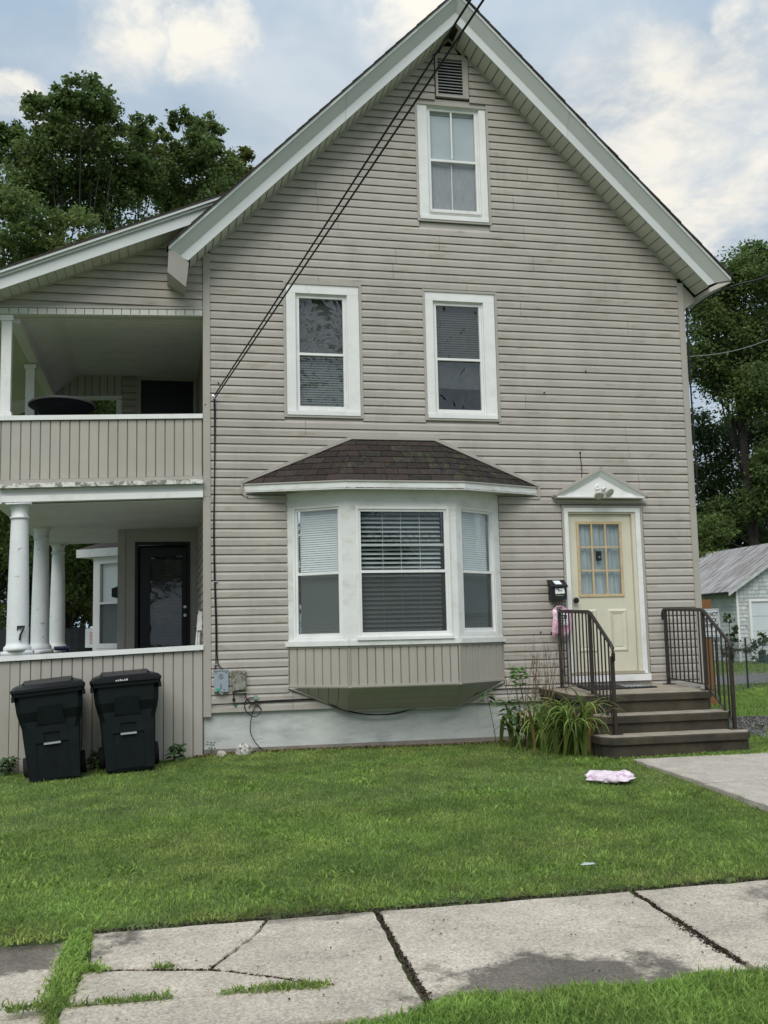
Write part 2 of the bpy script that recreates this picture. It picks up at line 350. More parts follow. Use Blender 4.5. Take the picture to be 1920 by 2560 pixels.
T = np.concatenate([np.stack([ii, ii+1, ii+nx+1], 1), np.stack([ii, ii+nx+1, ii+nx], 1)])
GND = mat('ground_turf', (.085, .125, .036), 1, .3, 3, bump=.5, bs=30, col2=(.055, .050, .030), f2=(.5, .75), s2=2.2)
o = tri_mesh('ground', V, T, GND); o['kind'] = 'structure'

SW = -.20
def slab(parent, name, poly, ztop, m, th=.09, jit=.012, step=.12, seed=0, tilt=(0, 0)):
    rg = random.Random(seed); pts = []
    for i, p in enumerate(poly):
        q = poly[(i+1) % len(poly)]; n = max(1, int(math.dist(p, q)/step))
        for j in range(n):
            t = j/n; pts.append((p[0]+(q[0]-p[0])*t+rg.uniform(-jit, jit), p[1]+(q[1]-p[1])*t+rg.uniform(-jit, jit)))
    cx = sum(p[0] for p in pts)/len(pts); cy = sum(p[1] for p in pts)/len(pts)
    zf = lambda p: ztop+(p[0]-cx)*tilt[0]+(p[1]-cy)*tilt[1]
    ins = [(p[0]+(cx-p[0])*.012, p[1]+(cy-p[1])*.012) for p in pts]; n = len(pts)
    vs = [(p[0], p[1], zf(p)-th) for p in pts]+[(p[0], p[1], zf(p)-.009) for p in pts]+[(p[0], p[1], zf(p)) for p in ins]
    fs = [tuple(range(2*n, 3*n))]+[(a*n+i, a*n+(i+1) % n, (a+1)*n+(i+1) % n, (a+1)*n+i) for a in (0, 1) for i in range(n)]
    return MB().add(vs, fs).build(name, m, parent)
sw = bpy.data.objects.new('sidewalk', None); C.objects.link(sw); sw['kind'] = 'structure'; sw.location = (0, 0, 0)
yb, yf = -6.19, -7.80
P = [(-4.2, -4.3), (-2.62, -2.66), (-.97, -1.02), (.645, .56), (2.235, 2.12), (3.78, 3.75), (5.3, 5.28), (6.9, 6.9)]
SL = [((-4.15, -2.64), -.008), ]
def rowslab(i, z, **kw):
    a, b = P[i], P[i+1]; gp = .014
    slab(sw, 'slab', [(a[1]+gp, yf), (b[1]-gp, yf), (b[0]-gp, yb), (a[0]+gp, yb)], SW+z, SWK, seed=i+1, **kw)
rowslab(0, -.015); rowslab(4, .006, tilt=(.004, -.004)); rowslab(3, -.004, tilt=(0, .006)); rowslab(5, 0); rowslab(6, .005)
slab(sw, 'slab', [(-2.6, -7.295), (-1.045, -7.315), (-1.06, yb), (-2.6, yb)], SW-.03, SWK, seed=31, jit=.02)
slab(sw, 'slab', [(-2.6, yf), (-1.03, yf), (-1.03, -7.33), (-2.6, -7.31)], SW-.034, SWK, seed=32)
# the cracked slab lies in four pieces
k1, k2, k3 = (.01, -6.20), (-.33, -6.98), (-.70, -6.86)
slab(sw, 'slab', [k2, (-.1, -7.10), (.05, -7.26), (.235, -7.372), (.553, -7.384), (.63, yb), (.012+k1[0], yb), (-.06, -6.45), (-.20, -6.72)], SW, SWK, seed=33, jit=.007, step=.05, tilt=(.003, .002))
slab(sw, 'slab', [(-.336, -6.966), (-.52, -6.92), (-.70, -6.855), (-.90, -6.80), (-.93, yb), (k1[0]-.004, yb), (-.072, -6.44), (-.21, -6.71)], SW+.002, SWK, seed=34, jit=.007, step=.05)
slab(sw, 'slab', [(-.98, -7.322), (-.06, -7.345), (.212, -7.372), (.035, -7.265), (-.11, -7.11), (-.342, -6.99), (-.70, -6.885), (-.93, -6.84)], SW-.004, SWK, seed=35, jit=.006, step=.05)
slab(sw, 'slab', [(-1.01, yf), (.545, yf), (.553, -7.390), (.235, -7.380), (-.02, -7.356), (-.99, -7.336)], SW-.002, SWK, seed=36, jit=.0025)
wk = bpy.data.objects.new('front_walk', None); C.objects.link(wk); wk['kind'] = 'structure'; wk.location = (4.8, -3, 0)
slab(wk, 'slab', [(4.20, -3.55), (5.9, -3.55), (5.9, -2.14), (4.20, -2.14)], .035, WLK, seed=41, tilt=(0, .035))
slab(wk, 'slab', [(4.20, -5.0), (5.9, -5.0), (5.9, -3.57), (4.20, -3.57)], -.03, WLK, seed=42, tilt=(0, .045))
slab(wk, 'slab', [(4.20, -6.15), (5.9, -6.15), (5.9, -5.02), (4.20, -5.02)], -.11, WLK, seed=43, tilt=(0, .05))
# gravel drive beside the house, two wheel tracks with turf between
def sheet(name, poly, m, dz=.006, kind='structure'):
    vs = []; step = .4
    pts = []
    for i, p in enumerate(poly):
        q = poly[(i+1) % len(poly)]; n = max(1, int(math.dist(p, q)/step))
        for j in range(n):
            t = j/n; pts.append((p[0]+(q[0]-p[0])*t+R.uniform(-.05, .05), p[1]+(q[1]-p[1])*t+R.uniform(-.05, .05)))
    o = MB().add([(p[0], p[1], float(g(p[0], p[1]))+dz) for p in pts], [tuple(range(len(pts)))]).build(name, m); o['kind'] = kind; return o
for i, poly in enumerate([[(6.5, -.9), (7.6, -1.0), (9.2, 1.1), (9.0, 2.6), (7.7, 2.1), (6.75, .3)], [(12.2, 10.6), (18, 10.2), (22, 15), (20, 18.5), (15.5, 17), (13.4, 13.4)]]):
    o = sheet('gravel_drive', poly, GRV)

# ---------------------------------------------------------------- the house
house = thing('house', 'two and a half storey gabled house clad in greige vinyl siding with a side porch', 'house', (3.09, 0, .08))
RX, RZ, RS = 3.095, 9.132, .995
def roofz(x): return RZ-RS*abs(x-RX)
OPEN = [(.885, 1.86, 4.028, 5.735), (2.643, 3.606, 4.026, 5.708), (2.625, 3.58, 6.604, 8.205), (2.885, 3.36, 8.285, 8.93),
        (4.375, 5.50, .60, 2.99), (.895, 3.56, .80, 3.09)]
# sheathing behind the boards
bx = sorted({0, 6.17, RX, *[o_[0] for o_ in OPEN], *[o_[1] for o_ in OPEN]}); mb = MB()
for a, b in zip(bx, bx[1:]):
    iv = sorted((o_[2], o_[3]) for o_ in OPEN if o_[0] <= a+1e-6 and o_[1] >= b-1e-6); z = .54
    tops = (roofz(a), roofz(b))
    for lo, hi in iv+[(None, None)]:
        if lo is None: zt = tops
        else: zt = (lo, lo)
        if min(zt) > z: mb.prism([(a, .006, z), (b, .006, z), (b, .006, zt[1]), (a, .006, zt[0])], [(a, .09, z), (b, .09, z), (b, .09, zt[1]), (a, .09, zt[0])])
        if lo is not None: z = max(z, hi)
mb.build('wall', GTR, house)
mb = MB(); mb.box(-.045, -.005, .09, 9, .3, 6.1); mb.build('side_wall', GTR, house)
B_(6.172, 6.24, .052, 9, .3, 6.0).build('side_wall', GTR, house)
B_(-.078, 6.19, .03, 9, -.35, .54).build('foundation', FND, house)
B_(-.078, 6.2, -.012, .029, -.35, .13).build('foundation_footing', mat('footing', (.22, .20, .17), .95, .2, 5, bump=.5, bs=40), house)
# boards
E_ = .1016
PRO = [(0, 0., -.002), (1, 0., -.0195), (2, .061, -.0185), (3, .0945, -.003), (4, .1010, .0055)]
def board(xb0, xt0, xb1, xt1, z, parent=house, m=SID, y=0., name='siding_board'):
    vs = []
    for i, dz, dy in PRO:
        t = dz/E_; vs.append((xb0+(xt0-xb0)*t, y+dy, z+dz)); vs.append((xb1+(xt1-xb1)*t, y+dy, z+dz))
    n = len(PRO); fs = [(2*i, 2*i+1, 2*i+3, 2*i+2) for i in range(n-1)]+[tuple(2*i for i in range(n-1, -1, -1)), tuple(2*i+1 for i in range(n))]
    return MB().add(vs, fs).build(name, m, parent)
SEAM = {}
for kk in range(85):
    z = .544+E_*kk; zt = z+E_
    f = lambda zq: max(0, RX-(RZ-.02-zq)/RS), 
    lo = lambda zq: max(.004, RX-(RZ-.025-zq)/RS); hi = lambda zq: min(6.166, RX+(RZ-.025-zq)/RS)
    if hi(zt)-lo(zt) < .1: continue
    cuts = sorted((o_[0]+.004, o_[1]-.004) for o_ in OPEN if o_[2] < zt-.03 and o_[3] > z+.03)
    cur = (lo(z), lo(zt)); segs = []
    for a, b in cuts:
        if a > cur[0]+.03: segs.append((cur[0], cur[1], a, a))
        if b > cur[0]: cur = (b, b)
    if hi(z) > cur[0]+.03: segs.append((cur[0], cur[1], hi(z), hi(zt)))
    pr = kk//2
    if pr not in SEAM: SEAM[pr] = [R.uniform(.9, 2.6)+.0, R.uniform(3.2, 5.6)] if R.random() < .75 else [R.uniform(2.0, 4.6)]
    for s in segs:
        cs = [c for c in SEAM[pr] if s[0]+.3 < c < s[2]-.3 and c > max(s[0], s[1])+.2 and c < min(s[2], s[3])-.2]
        a = (s[0], s[1])
        for c in cs: board(a[0], a[1], c-.002, c-.002, z); a = (c+.002, c+.002)
        board(a[0], a[1], s[2], s[3], z, y=R.uniform(-.001, .001))
# corner boards
B_(-.083, .004, -.030, .05, .50, 3.05).build('corner_board', GTR, house)
B_(-.081, .003, -.032, .05, 3.053, 6.02).build('corner_board', GTR, house)
B_(6.160, 6.247, -.030, .05, .50, 2.96).build('corner_board', GTR, house)
B_(6.162, 6.246, -.029, .05, 2.963, 5.97).build('corner_board', GTR, house)
for x, z in ((4.80, 4.72), (4.22, 4.42), (4.04, 1.38), (4.18, 1.37), (.10, 4.42), (-.055, 4.15), (3.0, 5.1)): MB().tube([(x, -.015, z), (x, -.034, z)], .009, 8).build('nail_head', BLK, house)
# J-channel frames round the openings
def frame(x0, x1, z0, z1, w, y0, y1, name, m, parent, sides='lrtb', wb=None, wr=None, wt_=None, tf=None):
    wb = wb or w; wr = wr or w; wt_ = wt_ or w; mb = MB(tf)
    if 't' in sides: mb.box(x0, x1, y0, y1, z1-wt_, z1)
    if 'b' in sides: mb.box(x0, x1, y0, y1, z0, z0+wb)
    za = z0+(wb if 'b' in sides else 0); zb = z1-(wt_ if 't' in sides else 0)
    if 'l' in sides: mb.box(x0, x0+w, y0+.0012, y1, za, zb)
    if 'r' in sides: mb.box(x1-wr, x1, y0+.0012, y1, za, zb)
    return mb.build(name, m, parent)

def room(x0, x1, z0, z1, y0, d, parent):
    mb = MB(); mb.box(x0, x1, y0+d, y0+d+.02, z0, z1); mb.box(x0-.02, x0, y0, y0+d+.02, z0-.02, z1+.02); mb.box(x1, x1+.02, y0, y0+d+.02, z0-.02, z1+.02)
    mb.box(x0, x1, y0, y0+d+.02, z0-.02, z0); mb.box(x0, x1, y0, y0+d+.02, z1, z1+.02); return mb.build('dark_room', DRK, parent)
def ridged(x0, x1, z0, z1, y, m, parent, pitch=.026, name='blind', amp=.007):
    vs, fs = [], []; n = int((z1-z0)/pitch)
    for i in range(n):
        z = z0+i*pitch; b = len(vs)
        vs += [(x0, y-amp, z+.002), (x1, y-amp, z+.002), (x1, y+amp, z+pitch), (x0, y+amp, z+pitch)]; fs.append((b, b+1, b+2, b+3))
    return MB().add(vs, fs).build(name, m, parent)
def sash(x0, x1, z0, z1, zt, y, parent, glass, fr=.03, rail=.03, m=WHT, bott=None, screen=True, glass2=None):
    """double-hung sash pair: glass split at zt"""
    frame(x0, x1, z0, z1, fr, y-.012, y+.03, 'sash', m, parent, wb=bott)
    B_(x0+fr, x1-fr, y-.016, y+.02, zt-rail/2, zt+rail/2).build('meeting_rail', m, parent)
    B_(x0+fr, x1-fr, y+.012, y+.017, zt+rail/2, z1-fr).build('pane', glass, parent)
    B_(x0+fr, x1-fr, y+.022, y+.027, z0+(bott or fr), zt-rail/2).build('pane', glass2 or glass, parent)
    if screen: B_(x0+fr, x1-fr, y+.002, y+.004, z0+(bott or fr), zt-rail/2).build('screen', SCN, parent)
def window(casing, fr, zt, glass, screen=True, bw=.0):
    x0, x1, z0, z1 = casing; a, b, c, d = fr
    w = frame(x0, x1, z0, z1, a-x0, -.013, .05, 'window', WHT, house, wr=x1-b, wt_=z1-d, wb=c-z0)
    frame(x0-.034, x1+.034, z0-.024, z1+.03, .030, -.026, .004, 'j_channel', GTR, w)
    B_(x0+.005, x1-.005, -.034, -.0135, z0+.004, z0+.052).build('sill', WHT, w)
    frame(a, b, c, d, .016, .018, .05, 'storm_frame', WHT, w)
    sash(a+.018, b-.018, c+.020, d-.018, zt, .036, w, glass, fr=.032, bott=.05, screen=screen)
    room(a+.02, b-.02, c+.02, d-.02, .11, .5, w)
    return w
w = window((.920, 1.827, 4.052, 5.698), (1.036, 1.680, 4.107, 5.587), 4.828, GLW, screen=False)
ridged(1.07, 1.65, 4.13, 5.02, .098, BLG, w, pitch=.03); B_(1.07, 1.65, .092, .096, 4.85, 5.56).build('shade', mat('dark_shade', (.06, .065, .062), .8), w)
w = window((2.678, 3.592, 4.052, 5.685), (2.781, 3.445, 4.108, 5.574), 4.825, GLW, screen=False)
ridged(2.82, 3.41, 4.84, 5.55, .098, mat('olive_blind', (.062, .07, .056), .7), w, pitch=.03); B_(2.82, 3.41, .092, .096, 4.46, 4.80).build('shade', mat('dark_shade2', (.05, .055, .055), .8), w)
w = window((2.646, 3.564, 6.635, 8.185), (2.772, 3.473, 6.712, 8.183), 7.458, GLS, screen=False)
B_(2.80, 3.44, .078, .082, 7.46, 8.09).build('pale_sheet', PAL, w); B_(2.80, 3.44, .078, .082, 8.10, 8.16).build('sheet_hem', mat('cream_hem', (.42, .41, .36), .8), w)
B_(2.80, 3.44, .083, .087, 6.74, 7.455).build('curtain', SCR, w)
B_(3.098, 3.118, .024, .038, 7.49, 8.14).build('muntin', WHT, w); B_(3.100, 3.112, .066, .072, 6.80, 7.43).build('muntin', WHT, w)
B_(2.79, 3.455, -.035, -.006, 6.735, 6.775).build('sill', WHT, w)
# attic louvre
v = frame(2.905, 3.345, 8.31, 8.905, .030, -.030, .02, 'attic_vent', GTR, house, wr=.075, wt_=.065)
frame(3.268+.0, 3.30, 8.34, 8.84, .012, -.034, -.028, 'trim_strip', GTR, v, sides='lr')
for i in range(12):
    z = 8.348+i*.0412
    MB().hexa([(2.935, -.024, z), (3.27, -.024, z), (3.27, .02, z+.038), (2.935, .02, z+.038)], [(2.935, -.020, z-.004), (3.27, -.020, z-.004), (3.27, .024, z+.034), (2.935, .024, z+.034)]).build('louvre_slat', mat('louvre_paint', (.40, .40, .40), .5), v)
B_(2.935, 3.27, .04, .06, 8.34, 8.85).build('louvre_back', BLK, v)
mb = MB(); mb.prism([(2.97, -.012, 8.93), (3.22, -.012, 8.93), (3.17, -.012, 9.02), (3.02, -.012, 9.02)], [(2.97, .01, 8.93), (3.22, .01, 8.93), (3.17, .01, 9.02), (3.02, .01, 9.02)]).build('peak_panel', GTR, house)

# ---------------------------------------------------------------- roof
q2 = math.sqrt(.5)
def side(s):                                              # s=-1 left slope, +1 right slope; point at horizontal reach h, depth y, height n above the soffit plane
    return lambda h, y, n: (RX+s*(h+0*n), y, RZ-RS*h+n*1.41)
rk = MB(); rf = bpy.data.objects.new('roof', None); put(rf, house)
for s in (-1, 1):
    p = side(s); H = 3.36 if s < 0 else 3.32; H2 = 3.575
    # lower fascia board, split once
    for h0, h1 in ((0, 1.45), (1.453, H)):
        hm = h1+(.1 if h1 == H else 0); MB().prism([p(h0, -.375, 0), p(h0, -.355, 0), p(h0, -.355, .1), p(h0, -.375, .1)], [p(h1, -.375, 0), p(h1, -.355, 0), p(hm, -.355, .1), p(hm, -.375, .1)]).build('fascia_board', ALU, rf)
        e1 = H2 if h1 == H else h1; e0 = hm
        MB().prism([p(h0, -.377, .1), p(h0, -.35, .1), p(h0, -.35, .214), p(h0, -.480, .214)], [p(e0, -.377, .1), p(e0, -.35, .1), p(e1, -.35, .214), p(e1, -.480, .214)]).build('crown_board', GRA, rf)
    MB().prism([p(0, -.492, .2145), p(0, -.36, .2145), p(0, -.36, .246), p(0, -.492, .246)], [p(H2+.01, -.492, .2145), p(H2+.01, -.36, .2145), p(H2+.01, -.36, .246), p(H2+.01, -.492, .246)]).build('drip_edge', ALU, rf)
    # shingle edge, slightly uneven
    n = 26; vs = []
    for i in range(n):
        h0, h1 = i*(H2+.03)/n, (i+1)*(H2+.03)/n; j = R.uniform(-.006, .006)
        MB().hexa([p(h0, -.512+j, .2465), p(h1, -.512+j, .2465), p(h1, -.512+j, .268), p(h0, -.512+j, .262)], [p(h0, -.3, .2465), p(h1, -.3, .2465), p(h1, -.3, .268), p(h0, -.3, .262)]).build('roof_shingle', SHG, rf)
    MB().prism([p(-.02, -.3, .0), p(-.02, 9.2, .0), p(-.02, 9.2, .26), p(-.02, -.3, .26)], [p(H2, -.3, .19), p(H2, 9.2, .19), p(H2, 9.2, .26), p(H2, -.3, .26)]).build('roof_slope', SHG, rf)
    # soffit boards
    d = .0925; m_ = int((H+.02)/d)
    for i in range(m_):
        h0, h1 = .015+i*d, .015+(i+1)*d-.011
        MB().hexa([p(h0, -.356, .004), p(h1, -.356, .004), p(h1, -.004, .004), p(h0, -.004, .004)], [p(h0, -.356, .012), p(h1, -.356, .012), p(h1, -.004, .012), p(h0, -.004, .012)]).build('soffit_board', SOF, rf)
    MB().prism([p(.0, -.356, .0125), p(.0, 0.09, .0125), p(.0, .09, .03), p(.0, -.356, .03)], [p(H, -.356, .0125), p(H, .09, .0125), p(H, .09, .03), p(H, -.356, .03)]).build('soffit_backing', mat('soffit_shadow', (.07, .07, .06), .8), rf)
    MB().prism([p(0, -.030, -.022), p(0, -.005, -.022), p(0, -.005, .004), p(0, -.030, .004)], [p(3.09, -.030, -.022), p(3.09, -.005, -.022), p(3.09, -.005, .004), p(3.09, -.030, .004)]).build('rake_trim', GTR, rf)
# eave boxes
mb = MB(); A_, Bq, Cq, D_ = (-.486, -.478, 5.905), (-.256, -.372, 5.765), (-.292, -.372, 5.47), (-.502, -.478, 5.60)
bk = lambda q, x=None: (q[0], 9.2, q[2])
mb.prism([A_, Bq, Cq, D_], [bk(A_), bk(Bq), bk(Cq), bk(D_)]).build('eave_box', GTR, rf)
MB().prism([(-.292, .021, 5.475), (-.08, .021, 5.60), (-.08, .021, 5.64), (-.29, .021, 5.6)], [(-.292, 9, 5.475), (-.08, 9, 5.60), (-.08, 9, 5.64), (-.29, 9, 5.6)]).build('eave_soffit', GTR, rf)
MB().prism([(-.27, -.006, 5.74), (-.083, -.006, 5.95), (-.083, -.006, 5.53), (-.27, -.006, 5.53)], [(-.27, .02, 5.74), (-.083, .02, 5.95), (-.083, .02, 5.53), (-.27, .02, 5.53)]).build('eave_return', GTR, rf)
A_ = [(6.685, -.476, 5.850), (6.435, -.368, 5.742), (6.435, -.36, 5.80), (6.66, -.40, 5.91)]
MB().prism(A_, [bk(q) for q in A_]).build('eave_box', GTR, rf)
MB().prism([(6.435, .005, 5.740), (6.249, .005, 5.590), (6.249, .005, 5.65), (6.435, .005, 5.79)], [(6.435, 9.2, 5.740), (6.249, 9.2, 5.590), (6.249, 9.2, 5.65), (6.435, 9.2, 5.79)]).build('eave_soffit', GTR, rf)
MB().prism([(6.247, -.005, 5.955), (6.44, -.005, 5.755), (6.247, -.005, 5.60)], [(6.247, .03, 5.955), (6.44, .03, 5.755), (6.247, .03, 5.60)]).build('eave_return', GTR, rf)

# ---------------------------------------------------------------- bay window
by = bpy.data.objects.new('bay_window', None); by.location = (2.22-3.09, -.2, 1.2-.08); put(by, house)
W0, W1, W2, W3 = Vector((.9, 0, 0)), Vector((1.545, -.47, 0)), Vector((2.862, -.47, 0)), Vector((3.555, 0, 0))
FACES = [(W0, W1), (W1, W2), (W2, W3)]
def fr_(a, b):                                            # facing frame: u along the face, n outward
    u = (b-a).normalized(); n = Vector((u.y, -u.x, 0)); return lambda s, z, d=0.: tuple(a+u*s+n*d+Vector((0, 0, z))), (b-a).length
def fbox(F, s0, s1, z0, z1, d0, d1, mb=None):
    mb = mb or MB(); q = lambda d: [F(s0, z0, d), F(s1, z0, d), F(s1, z1, d), F(s0, z1, d)]; return mb.hexa(q(d1), q(d0))
WIN = [(.075, .735, 1.345, 2.925), (.100, 1.225, 1.345, 2.885), (.075, .735, 1.375, 2.90)]
for i, (a, b) in enumerate(FACES):
    F, ln = fr_(a, b); s0, s1, z0, z1 = WIN[i]; s1 = min(s1, ln-.07)
    # white panel with an opening
    mb = MB()
    for r_ in ((0, s0, 1.30, 3.10), (s1, ln, 1.30, 3.10), (s0, s1, 1.30, z0), (s0, s1, z1, 3.10)): fbox(F, r_[0], r_[1], r_[2], r_[3], -.06, 0, mb)
    mb.build('white_panel', WHG, by)
    fbox(F, -.02, ln+.02, 1.275, 1.332, -.02, .035).build('bay_sill', WHG, by)
    # casing and sashes
    def fframe(s0, s1, z0, z1, w, d0, d1, name, m=WHT, wb=None):
        mb = MB(); wb = wb or w
        fbox(F, s0, s1, z1-w, z1, d0, d1, mb); fbox(F, s0, s1, z0, z0+wb, d0, d1, mb); fbox(F, s0, s0+w, z0+wb, z1-w, d0, d1-.001, mb); fbox(F, s1-w, s1, z0+wb, z1-w, d0, d1-.001, mb)
        mb.build(name, m, by)
    c = .032 if i == 1 else .030
    out_ = .028 if i == 1 else -.004
    fframe(s0, s1, z0, z1, c, out_-.05, out_, 'casing')
    a0, a1, b0, b1 = s0+c, s1-c, z0+c, z1-c
    zt = 2.122
    fframe(a0, a1, b0, b1, .028, out_-.045, out_-.016, 'sash', wb=.045)
    if i == 1: fbox(F, s0-.01, s1+.02, z0-.012, z0+.022, -.0, .055).build('window_sill', WHT, by)
    fbox(F, a0+.028, a1-.028, zt-.016, zt+.016, out_-.045, out_-.010).build('meeting_rail', WHT, by)
    fbox(F, a0+.028, a1-.028, zt+.016, b1-.028, out_-.036, out_-.031).build('pane', GLS if i == 1 else GLW, by)
    fbox(F, a0+.028, a1-.028, b0+.045, zt-.016, out_-.044, out_-.039).build('pane', GLS, by)
    fbox(F, a0+.028, a1-.028, b0+.045, zt-.016, out_-.024, out_-.022).build('screen', SCN, by)
    if i == 1:
        fbox(F, a0+.03, a1-.03, 2.42, 2.448, out_-.075, out_-.05).build('meeting_rail', mat('inner_rail', (.50, .52, .50), .6), by)
        for j in range(27):
            z = 1.43+j*.0525; tl = .030 if z > 2.15 else .046
            if z > b1-.05: break
            MB().hexa([F(a0+.04, z, out_-.085), F(a1-.06, z, out_-.085), F(a1-.06, z+tl, out_-.128), F(a0+.04, z+tl, out_-.128)],
                      [F(a0+.04, z-.003, out_-.086), F(a1-.06, z-.003, out_-.086), F(a1-.06, z+tl-.003, out_-.13), F(a0+.04, z+tl-.003, out_-.13)]).build('blind_slat', mat('slat_vinyl', (.40, .44, .425), .5), by)
        for sx in (.3, .52, .75):
            mb = MB().tube([F(a0+sx, 1.4, out_-.08), F(a0+sx, 2.86, out_-.08)], .0025, 4); mb.build('blind_cord', BLD, by)
        # leaded zigzag on the upper light
        mb = MB(); n = 10; L_ = a1-a0-.09
        for zc, hgt in ((2.76, .07), (2.48, .07)):
            for j in range(n):
                x_ = a0+.045+j*L_/n
                mb.bar(F(x_, zc, out_-.06), F(x_+L_/n/2, zc+hgt, out_-.06), .004); mb.bar(F(x_+L_/n/2, zc+hgt, out_-.06), F(x_+L_/n, zc, out_-.06), .004)
        for zc in (2.76, 2.55, 2.62, 2.69): mb.bar(F(a0+.04, zc, out_-.06), F(a1-.04, zc, out_-.06), .003)
        mb.build('leading', mat('lead_came', (.05, .055, .055), .6), by)
    else:
        vs, fs = [], []; p_ = .027; n = int((b1-b0)/p_); zl = 0
        for j in range(n):
            z = b0+.02+j*p_; k_ = len(vs); vs += [F(a0+.03, z, out_-.078), F(a1-.03, z, out_-.078), F(a1-.03, z+p_, out_-.092), F(a0+.03, z+p_, out_-.092)]; fs.append((k_, k_+1, k_+2, k_+3))
        MB().add(vs, fs).build('blind', BLD, by)
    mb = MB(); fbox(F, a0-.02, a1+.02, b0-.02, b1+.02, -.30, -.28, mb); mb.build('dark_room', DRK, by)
    # vertical boards of the skirt
    zt_, zb_ = 1.262, .815
    fbox(F, 0, ln, zb_, zt_+.01, -.04, -.012).build('skirt_backing', mat('skirt_gap', (.17, .16, .14), .8), by)
    nb = 7 if i != 1 else 13; w_ = (ln-.03)/nb
    for j in range(nb): 
        s = .015+j*w_; q = lambda d, e: [F(s+e, zb_+.012, d), F(s+w_-.006-e, zb_+.012, d), F(s+w_-.006-e, zt_-.012, d), F(s+e, zt_-.012, d)]
        MB().hexa(q(.0, .006), q(-.012, 0)).build('skirt_board', VBD, by)
    mb = MB(); fbox(F, 0, ln, zt_-.012, zt_+.012, -.012, .010, mb); fbox(F, 0, ln, zb_-.012, zb_+.012, -.012, .010, mb)
    fbox(F, 0, .014, zb_+.012, zt_-.012, -.012, .009, mb); fbox(F, ln-.014, ln, zb_+.012, zt_-.012, -.012, .009, mb); mb.build('skirt_trim', GTR, by)
# ceiling/floor of the bay so no light leaks
MB().prism([W0+Vector((0, .0, 3.04)), W1+Vector((.03, .03, 3.04)), W2+Vector((-.03, .03, 3.04)), W3+Vector((0, 0, 3.04))], [W0+Vector((0, 0, 3.07)), W1+Vector((.03, .03, 3.07)), W2+Vector((-.03, .03, 3.07)), W3+Vector((0, 0, 3.07))]).build('bay_ceiling', DRK, by)
# hopper underside
HB = [Vector((.925, -.030, .792)), Vector((1.585, -.045, .512)), Vector((2.925, -.045, .512)), Vector((3.53, -.030, .792))]
top = [w_+Vector((0, 0, .803)) for w_ in (W0, W1, W2, W3)]
def strips(a, b, c, d, n, name, m, gap=.006):             # quad a-b (top) c-d (bottom: below a, below b) cut into n boards
    nn = (b-a).cross(d-a).normalized()*.010
    if nn.z > 0: nn = -nn
    for j in range(n):
        t0, t1 = j/n, (j+1)/n-gap/max((b-a).length, .3)
        q = [a.lerp(b, t0), a.lerp(b, t1), c.lerp(d, t1), c.lerp(d, t0)]
        MB().prism([v_+nn for v_ in q], q).build(name, m, by)
strips(top[0], top[1], HB[0], HB[1], 6, 'hopper_board', VBD); strips(top[2], top[3], HB[2], HB[3], 6, 'hopper_board', VBD)
strips(top[2], HB[2], top[1], HB[1], 4, 'hopper_board', VBD)
for a, b in ((top[1], HB[1]), (top[2], HB[2]), (HB[1], HB[2]), (HB[0], HB[1]), (HB[2], HB[3])):
    MB().bar(a+Vector((0, -.006, 0)), b+Vector((0, -.006, 0)), .022, .016).build('hopper_trim', GTR, by)
MB().add([v_+Vector((0, .02, .012)) for v_ in top]+[v_+Vector((0, .02, .012)) for v_ in HB], [(0, 1, 5, 4), (1, 2, 6, 5), (2, 3, 7, 6)]).build('hopper_backing', DRK, by)
# eaves and shingled roof of the bay
E0, E1, E2, E3 = Vector((.375, .0, 3.205)), Vector((1.50, -.66, 3.165)), Vector((2.925, -.66, 3.165)), Vector((4.085, .0, 3.20))
T0, T1 = Vector((1.70, -.005, 3.765)), Vector((2.745, -.005, 3.765))
dn = lambda v_, z: v_+Vector((0, 0, z))
for a, b in ((E0, E1), (E1, E2), (E2, E3)):
    u = (b-a).normalized(); nrm = Vector((u.y, -u.x, 0)).normalized()*.022
    MB().prism([a, b, dn(b, -.100), dn(a, -.100)], [a-nrm, b-nrm, dn(b, -.100)-nrm, dn(a, -.100)-nrm]).build('bay_fascia', WHG, by)
    MB().prism([dn(a+nrm*.6, .002), dn(b+nrm*.6, .002), dn(b+nrm*.6, -.014), dn(a+nrm*.6, -.014)], [dn(a+nrm*.1, .002), dn(b+nrm*.1, .002), dn(b+nrm*.1, -.014), dn(a+nrm*.1, -.014)]).build('bay_drip', GTR, by)
for (a, b), (c, d), n in (((E0, E1), (W0, W1), 9), ((E1, E2), (W1, W2), 12), ((E2, E3), (W2, W3), 9)):
    a, b = dn(a, -.092), dn(b, -.092); c = c.copy(); d = d.copy(); c.z = a.z+.0; d.z = b.z
    for j in range(n):
        t0, t1 = j/n, (j+1)/n-.035/n*2; q = [a.lerp(b, t0), a.lerp(b, t1), c.lerp(d, t1), c.lerp(d, t0)]
        MB().prism(q, [v_+Vector((0, 0, .01)) for v_ in q]).build('bay_soffit_board', SOF, by)
